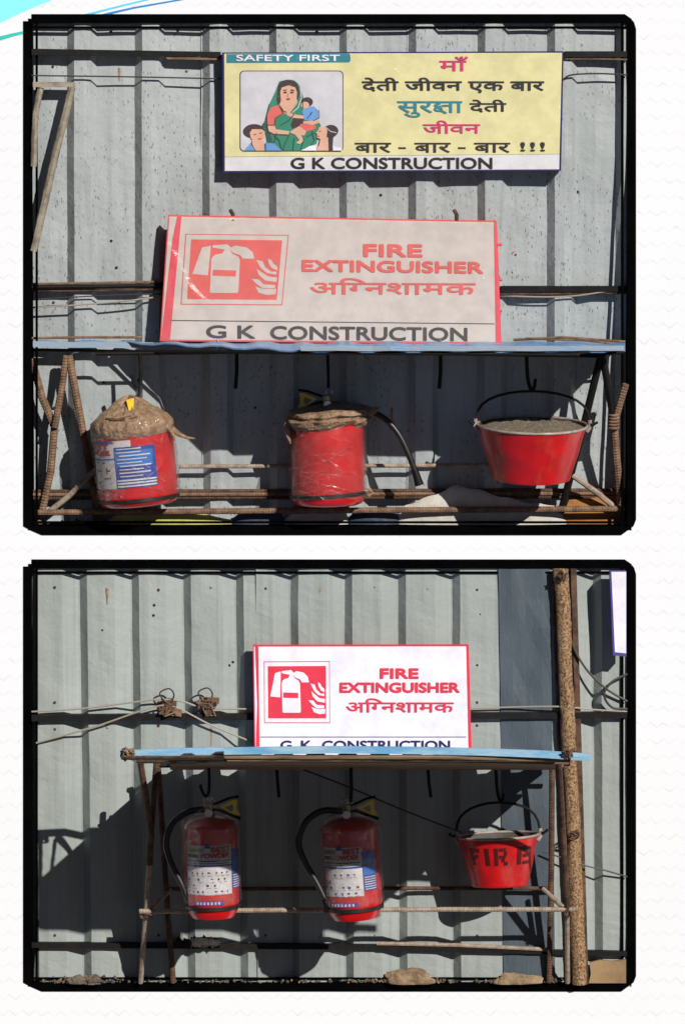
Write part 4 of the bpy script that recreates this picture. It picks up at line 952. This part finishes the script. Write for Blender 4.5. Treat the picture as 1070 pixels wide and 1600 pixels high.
# lower pair
def small_ext(x, y, r, tilt, w0, w1, b1, label, seed):
    t = thing('fire_extinguisher', label, 'fire extinguisher', P(x, y, 172), (0, math.radians(tilt), 0))
    MB().lathe(body_prof(r, 138, 22), 48).build('cylinder', M['red'], t, smooth=True)
    band_part(t, r, 16, M['black_rubber'], 6, 2)
    lab = patch('label', r + .6, w0, w1, 41, 116, M['ink_label'], t); patch('label_panel', r + .8, w1, b1, 48, 108, M['ink_lblue'], lab); patch('label_panel', r + 1.1, w1 + 2, b1 - 2, 72, 96, M['ink_mblue'], lab)
    patch('label_panel', r + .6, w0, w1 + 8, 24, 41, M['ink_brick'], lab); m = (w0 + w1)/2
    ctext('BEST', r + 1.2, m + 8, w1 - 3, 106, 114, M['ink_brick'], lab, .05); ctext('POWDER', r + 1.2, m - 14, w1 - 6, 97, 104.5, M['ink_brick'], lab, .04)
    patch('label_panel', r + 1.2, w0 + 3, m - 8, 106, 112, M['ink_olive'], lab); patch('label_panel', r + 1.2, w0 + 4, m - 18, 98, 103, M['ink_hair'], lab)
    MB().add([cyl(math.radians(a), r + 1.4, z) for a, z in ((m - 8, 112), (m + 8, 112), (m, 122))], [(0, 1, 2)]).build('label_emblem', M['ink_lblue'], lab, fix=False)
    patch('printed_line', r + 1.2, w0 + 4, w1 - 3, 92, 93.5, M['ink_hair'], lab); patch('printed_line', r + 1.2, w0 + 12, w1 - 8, 88.5, 89.6, M['ink_mblue'], lab); patch('label_panel', r + 1.3, w0, w1, 84, 86.5, M['ink_lblue'], lab)
    rnd = random.Random(seed)
    for row in range(4):
        a = w0 + 5
        while a < w1 - 10:
            z = 76 - row*9.5; ww = rnd.uniform(5, 11)
            if rnd.random() < .72:
                patch('printed_mark', r + 1.2, a, a + ww*.5, z - rnd.uniform(2, 4), z, M['ink_violet' if rnd.random() < .4 else 'ink_hair'], lab, 2)
                patch('printed_line', r + 1.2, a, a + ww, z - 6, z - 5.2, M['ink_grey2'], lab, 3)
            a += ww + rnd.uniform(3, 7)
    MB().add([cyl(math.radians(w0 + (w1 - w0)*u), r + 1.0, 41.5 + 26*(math.sin(math.pi*u*.9 + .3) if k else 0)) for u in [i/12 for i in range(13)] for k in (0, 1)], [[2*i, 2*i+2, 2*i+3, 2*i+1] for i in range(12)]).build('label_panel', M['ink_white'], lab, fix=False)
    for k in range(6): z = 50 + k*3.6; patch('printed_line', r + 1.4, w1 + 3, b1 - 3, z, z + 1.4, M['ink_label'], lab, 4)
    patch('label_panel', r + 1.2, m - 32, m + 32, 25, 32, M['ink_violet'], lab)
    for k in range(7): patch('printed_mark', r + 1.5, m - 26 + k*7.6, m - 22 + k*7.6, 26.5, 30.5, M['ink_label'], lab, 2)
    lever(t, 158, 1, r)
    hs = curve_pts([(-8, 0, 166), (-34, -2, 163), (-58, -4, 146), (-68, -6, 118), (-62, -8, 88), (-46, -10, 54), (-38, -12, 34)], 6)
    if seed == 2: hs = curve_pts([(-8, 0, 166), (-40, -2, 168), (-66, -4, 152), (-78, -6, 122), (-70, -8, 92), (-54, -10, 60), (-44, -12, 36)], 6)
    MB().tube([Vector(p)/S for p in hs], 5.0/S, 10).build('hose', M['black_rubber'], t, smooth=True)
    e = Vector(hs[-1]); MB().tube([e/S, (e + Vector((3, 0, -10)))/S, (e + Vector((4, 0, -20)))/S], [5.6/S, 6.2/S, 6.8/S], 10).build('nozzle', M['black_steel'], t, smooth=True)
    wrapper(t, r, 26, 140, seed*4.7, amp=3.0)
    creases(t, r, 40, 132, 16, seed + 40, .4)
    def bag(rr, z, an, i): return max(.5, rr + noise.noise(Vector((math.cos(an)*3, math.sin(an)*3, z*.05 + seed)))*7), z
    MB().lathe([(r + 3, 138), (r + 2, 146), (r - 6, 154), (r - 16, 160), (r - 26, 168), (8, 176), (4, 184)], 48, fn=bag).build('plastic_hood', M['wrap'], t, smooth=True, fix=False)
    MB().tube([Vector(p)/S for p in ((-4, -1, 184), (-5, -1, 192), (-2, 0, 196))], 1.0/S, 5).build('hanging_wire', M['wire_pale'], t, smooth=True)
    return t
small_ext(333, 1434, 41, -1.5, -60, 48, 82, 'smaller wrapped extinguisher with large white label, left on the lower rack', 1)
small_ext(555, 1436, 43, -4.0, -68, 22, 56, 'smaller wrapped extinguisher with blue label strip, middle of the lower rack', 2)

# ================================================================== BUCKETS
def bucket(x, y, d, r1, r0, h, tiltx, tilty, label, sand_mat, sand_h, bail, stencil=None, sand_slope=0.0):
    t = thing('fire_bucket', label, 'bucket', P(x, y, d), (math.radians(tiltx), math.radians(tilty), 0))
    fn = lambda rr, z, an, i: (rr*(1 + .012*math.sin(3*an + 1)) + 2.6*noise.noise(Vector((math.sin(an)*2.4, math.cos(an)*2.4, z*.03 + x)))*math.sin(math.pi*min(max(z/h, 0), 1)), z)
    MB().lathe([(0.5, 4), (r0 - 1, 4), (r0, 0), (r0 + .8, 1)] + [(r0 + (r1 - r0)*i/18, h*i/18) for i in range(1, 19)], 56, fn=fn).build('shell', M['red_matt'], t, smooth=True)
    MB().lathe([(r0 - 1, 5), (r1 - 1.6, h - 1)], 56, fn=fn).build('inside', M['bucket_in'], t, smooth=True)
    MB().tube([Vector((r1*math.sin(a)/S*(1 + .012*math.sin(3*a + 1)), -r1*math.cos(a)/S*(1 + .012*math.sin(3*a + 1)), h/S)) for a in [k*2*math.pi/56 for k in range(56)]], 2.0/S, 8, closed=True).build('rim', M['galv_rim'], t, smooth=True)
    rs = r0 + (r1 - r0)*sand_h/h - 1.5
    pr = [(max(.3, rs*i/30), 0) for i in range(31)]
    def sf_(rr, z, an, i): return rr, sand_h + 9*(1 - (rr/rs)**2)*.8 + 4*noise.noise(Vector((rr*math.sin(an)*.06, rr*math.cos(an)*.06, 4))) + 1.6*noise.noise(Vector((rr*math.sin(an)*.25, rr*math.cos(an)*.25, 9)))*(rr < rs*.98) + sand_slope*rr*math.sin(an)
    MB().lathe(pr, 90, fn=sf_).build('sand', sand_mat, t, smooth=True)
    for s_ in (-1, 1):
        MB().tube([Vector((s_*(r1 - 1), 0, h - 9))/S, Vector((s_*(r1 + 4), 0, h - 2))/S, Vector((s_*(r1 + 3), 0, h + 9))/S], 3.2/S, 8).build('ear', M['galv_rim'], t, smooth=True)
    bw, bh = bail
    pts = [(-(r1 + 14), -6, h + 6), (-(r1 + 7), -4, h + 1), (-(r1 + 3), 0, h + 5)]
    pts += [(-(r1 + 2)*math.cos(math.pi*k/14), bw*math.sin(math.pi*k/14)*0, h + 5 + bh*math.sin(math.pi*k/14)**.72) for k in range(1, 14)]
    pts += [(r1 + 3, 0, h + 5), (r1 + 7, -4, h + 1), (r1 + 15, -6, h + 7)]
    MB().tube([Vector(p)/S for p in pts], 2.1/S, 8).build('bail', M['black_steel'], t, smooth=True)
    if stencil: stencil(t, lambda a, z: cyl(a, fn(r0 + (r1 - r0)*z/h, z, a, 0)[0] + .9, z))
    return t
bucket(830, 748, 104, 85, 60, 84, 5.5, 0.8, 'red bucket heaped with sand hanging from the upper shelf', M['sand'], 80, (0, 48))
def fire_stencil(t, cp):
    h0, h1 = 35, 62
    def bx(l, q):
        mb = MB()
        for (x0, z0, x1, z1) in q:
            n = 4; pts = []
            for i in range(n + 1): a = math.radians(l + x0 + (x1 - x0)*i/n); pts += [cp(a, h0 + (h1 - h0)*z0), cp(a, h0 + (h1 - h0)*z1)]
            mb.add(pts, [[2*i, 2*i+2, 2*i+3, 2*i+1] for i in range(n)])
        mb.build('stencil_letter', M['ink_stencil'], t, fix=False)
    bx(-52, [(0, 0, 6, 1), (7.5, .80, 20, 1), (7.5, .42, 16, .62)])
    bx(-24, [(0, 0, 7, 1)])
    bx(-9, [(0, 0, 6, 1), (7.5, .82, 18, 1), (15, .58, 20, .80), (7.5, .42, 18, .58), (11, .2, 17, .40), (15, 0, 22, .2)])
    bx(28, [(0, 0, 8, 1), (10, .82, 28, 1), (10, .41, 25, .59), (10, 0, 28, .18)])
bucket(781, 1383, 74, 62, 44, 76, -3.5, -2.2, 'red bucket stencilled FIRE hanging at the right of the lower rack', M['sand'], 54, (0, 46), fire_stencil, -.03)

# ================================================================== THINGS AT THE FOOT OF THE FENCES
def sack(name, label, x0, x1, top, ybot, dmax, mat, seed, cat='sack', group=None):
    """top(u) gives the silhouette height; the bag has real depth and rests on the frame's bottom rail"""
    mb = MB(); nx, nv = 46, 14
    for i in range(nx + 1):
        u = i/nx; x = x0 + (x1 - x0)*u; yt = top(u); e = max(0.02, math.sin(math.pi*min(max(u, .001), .999)))**.4
        for j in range(nv + 1):
            an = math.pi*j/nv                      # bottom front over the top to bottom back
            y = ybot + (yt - ybot)*math.sin(an)**.8 if 0 < j < nv else ybot
            d = 4 + dmax*.5*e*(1 + math.cos(an)) + 3.5*noise.noise(Vector((x*.04, y*.06, seed + j*.25)))*math.sin(an)
            q = Wp(x, y, max(d, .5) - 42); q.z += 2.2*noise.noise(Vector((x*.05, j*.5, seed)))/S*math.sin(an); mb.v.append(q)
    for i in range(nx):
        for j in range(nv): a = i*(nv+1)+j; mb.f.append([a, a+nv+1, a+nv+2, a+1]); mb.m.append(0)
    mb.f += [list(range(nv + 1)), [nx*(nv+1)+j for j in range(nv + 1)]]; mb.m += [0, 0]
    o = mb.build(name, mat, smooth=True); tag(o, label, cat, group)
def tp(pts):
    def f(u):
        for (a, y0), (b, y1) in zip(pts[:-1], pts[1:]):
            if a <= u <= b: t_ = (u - a)/(b - a); t_ = t_*t_*(3 - 2*t_); return y0 + (y1 - y0)*t_
        return pts[-1][1]
    return f
sack('sack', 'white woven sack slumped under the sand bucket in the upper frame', 616, 886, tp([(0, 812), (.08, 790), (.22, 778), (.36, 760), (.46, 766), (.62, 778), (.8, 788), (.93, 792), (1, 812)]), 822, 20, M['sack'], 3, group='sacks at the foot of the upper fence')
sack('sack', 'yellow green sack lying under the tilted hooded extinguisher', 168, 364, tp([(0, 815), (.08, 803), (.4, 801), (.75, 806), (1, 815)]), 822, 14, M['sack_y'], 8, group='sacks at the foot of the upper fence')
sack('sack', 'dark blue sack between the yellow green sack and the film wound extinguisher', 360, 446, tp([(0, 813), (.2, 802), (.6, 800), (.9, 806), (1, 815)]), 822, 13, M['sack_b'], 11, group='sacks at the foot of the upper fence')
sack('sack', 'off white sack right below the film wound extinguisher', 440, 548, tp([(0, 816), (.2, 803), (.6, 800), (.9, 804), (1, 815)]), 822, 14, M['sack'], 15, group='sacks at the foot of the upper fence')
sack('sack', 'dark blue sack beside the slumped white sack', 540, 630, tp([(0, 815), (.2, 800), (.6, 797), (.9, 803), (1, 815)]), 822, 14, M['sack_b'], 19, group='sacks at the foot of the upper fence')
o = MB().prism([Wp(x, y, 6) for x, y in ((890, 784), (977, 776), (977, 822), (876, 822))], [Wp(x, y, 0.5) for x, y in ((890, 784), (977, 776), (977, 822), (876, 822))]).build('plywood_board', M['ply'])
o.location.y = 40/S
tag(o, 'orange brown board at the bottom right corner of the upper frame', 'board')
def rock(name, label, x, y, rx, ry, rd, mat, seed, cat='stone', group='stones at the foot of the lower fence'):
    bm = bmesh.new(); bmesh.ops.create_icosphere(bm, subdivisions=3, radius=1)
    mb = MB(); c = Wp(x, y, rd + 1); vv = []
    for v in bm.verts:
        k = 1 + .38*noise.noise(v.co*1.1 + Vector((seed, 0, 0))) + .22*noise.noise(v.co*3.2 + Vector((seed, 3, 0))) + .08*noise.noise(v.co*9 + Vector((seed, 3, 0)))
        q = Vector((v.co.x*rx*k, v.co.y*rd*k, v.co.z*ry*k))/S; p = c + q; p.y = min(p.y, -0.5/S); p.z = max(p.z, wz(1535.5)); vv.append(p)
    mb.add(vv, [[v.index for v in f.verts] for f in bm.faces]); bm.free()
    tag(mb.build(name, mat, smooth=False), label, cat, group)
rock('stone', 'large tan stone at the foot of the lower fence below the middle extinguisher', 640, 1528, 36, 17, 9, M['stone'], 3)
rock('stone', 'flat tan stone at the foot of the lower fence below the stencilled bucket', 806, 1530, 36, 11, 8, M['stone'], 9)
rock('stone', 'small grey brown rubble lump in the bottom left of the lower frame', 122, 1532, 16, 10, 7, M['stone_g'], 14)
rock('stone', 'tiny grey rubble lump right of the bottom left lump', 146, 1531, 13, 10, 10, M['stone_g'], 20)
o = MB().prism([Wp(x, y, 7) for x, y in ((920, 1503), (936, 1499), (955, 1501), (977, 1498), (977, 1535), (919, 1535), (922, 1520))], [Wp(x, y, .5) for x, y in ((920, 1503), (936, 1499), (955, 1501), (977, 1498), (977, 1535), (919, 1535), (922, 1520))]).build('cardboard_sheet', M['card'])
tag(o, 'plain brown cardboard piece in the bottom right corner of the lower frame', 'cardboard')

def gravel(label, ybase, back, spans, seed, n):
    rnd = random.Random(seed); mb = MB(); bm = bmesh.new(); bmesh.ops.create_icosphere(bm, subdivisions=1, radius=1)
    base = [v.co.copy() for v in bm.verts]; fs = [[v.index for v in f.verts] for f in bm.faces]; bm.free()
    for k in range(n):
        a, b, hgt = spans[k % len(spans)]; x = rnd.triangular(a, b); y = ybase - rnd.random()**2*hgt; r_ = rnd.uniform(.8, 3.2); d = back + rnd.uniform(1, 9); o = rnd.uniform(0, 50)
        c = Wp(x, y - r_*.4, d); mb.add([c + v*(r_*(1 + .45*noise.noise(v*1.3 + Vector((o, 0, 0)))))/S for v in base], fs, k % 3)
    tag(mb.build('gravel', [M['stone_g'], M['stone'], M['earth']]), label, 'gravel', kind='stuff')
gravel('loose grey brown gravel and dirt along the foot of the lower fence', 1535, -3, [(62, 200, 9), (540, 720, 6), (60, 900, 3), (740, 880, 5)], 5, 520)
gravel('loose dirt and gravel along the foot of the upper fence', 822, -46, [(60, 420, 5), (60, 970, 4), (800, 970, 6)], 6, 360)
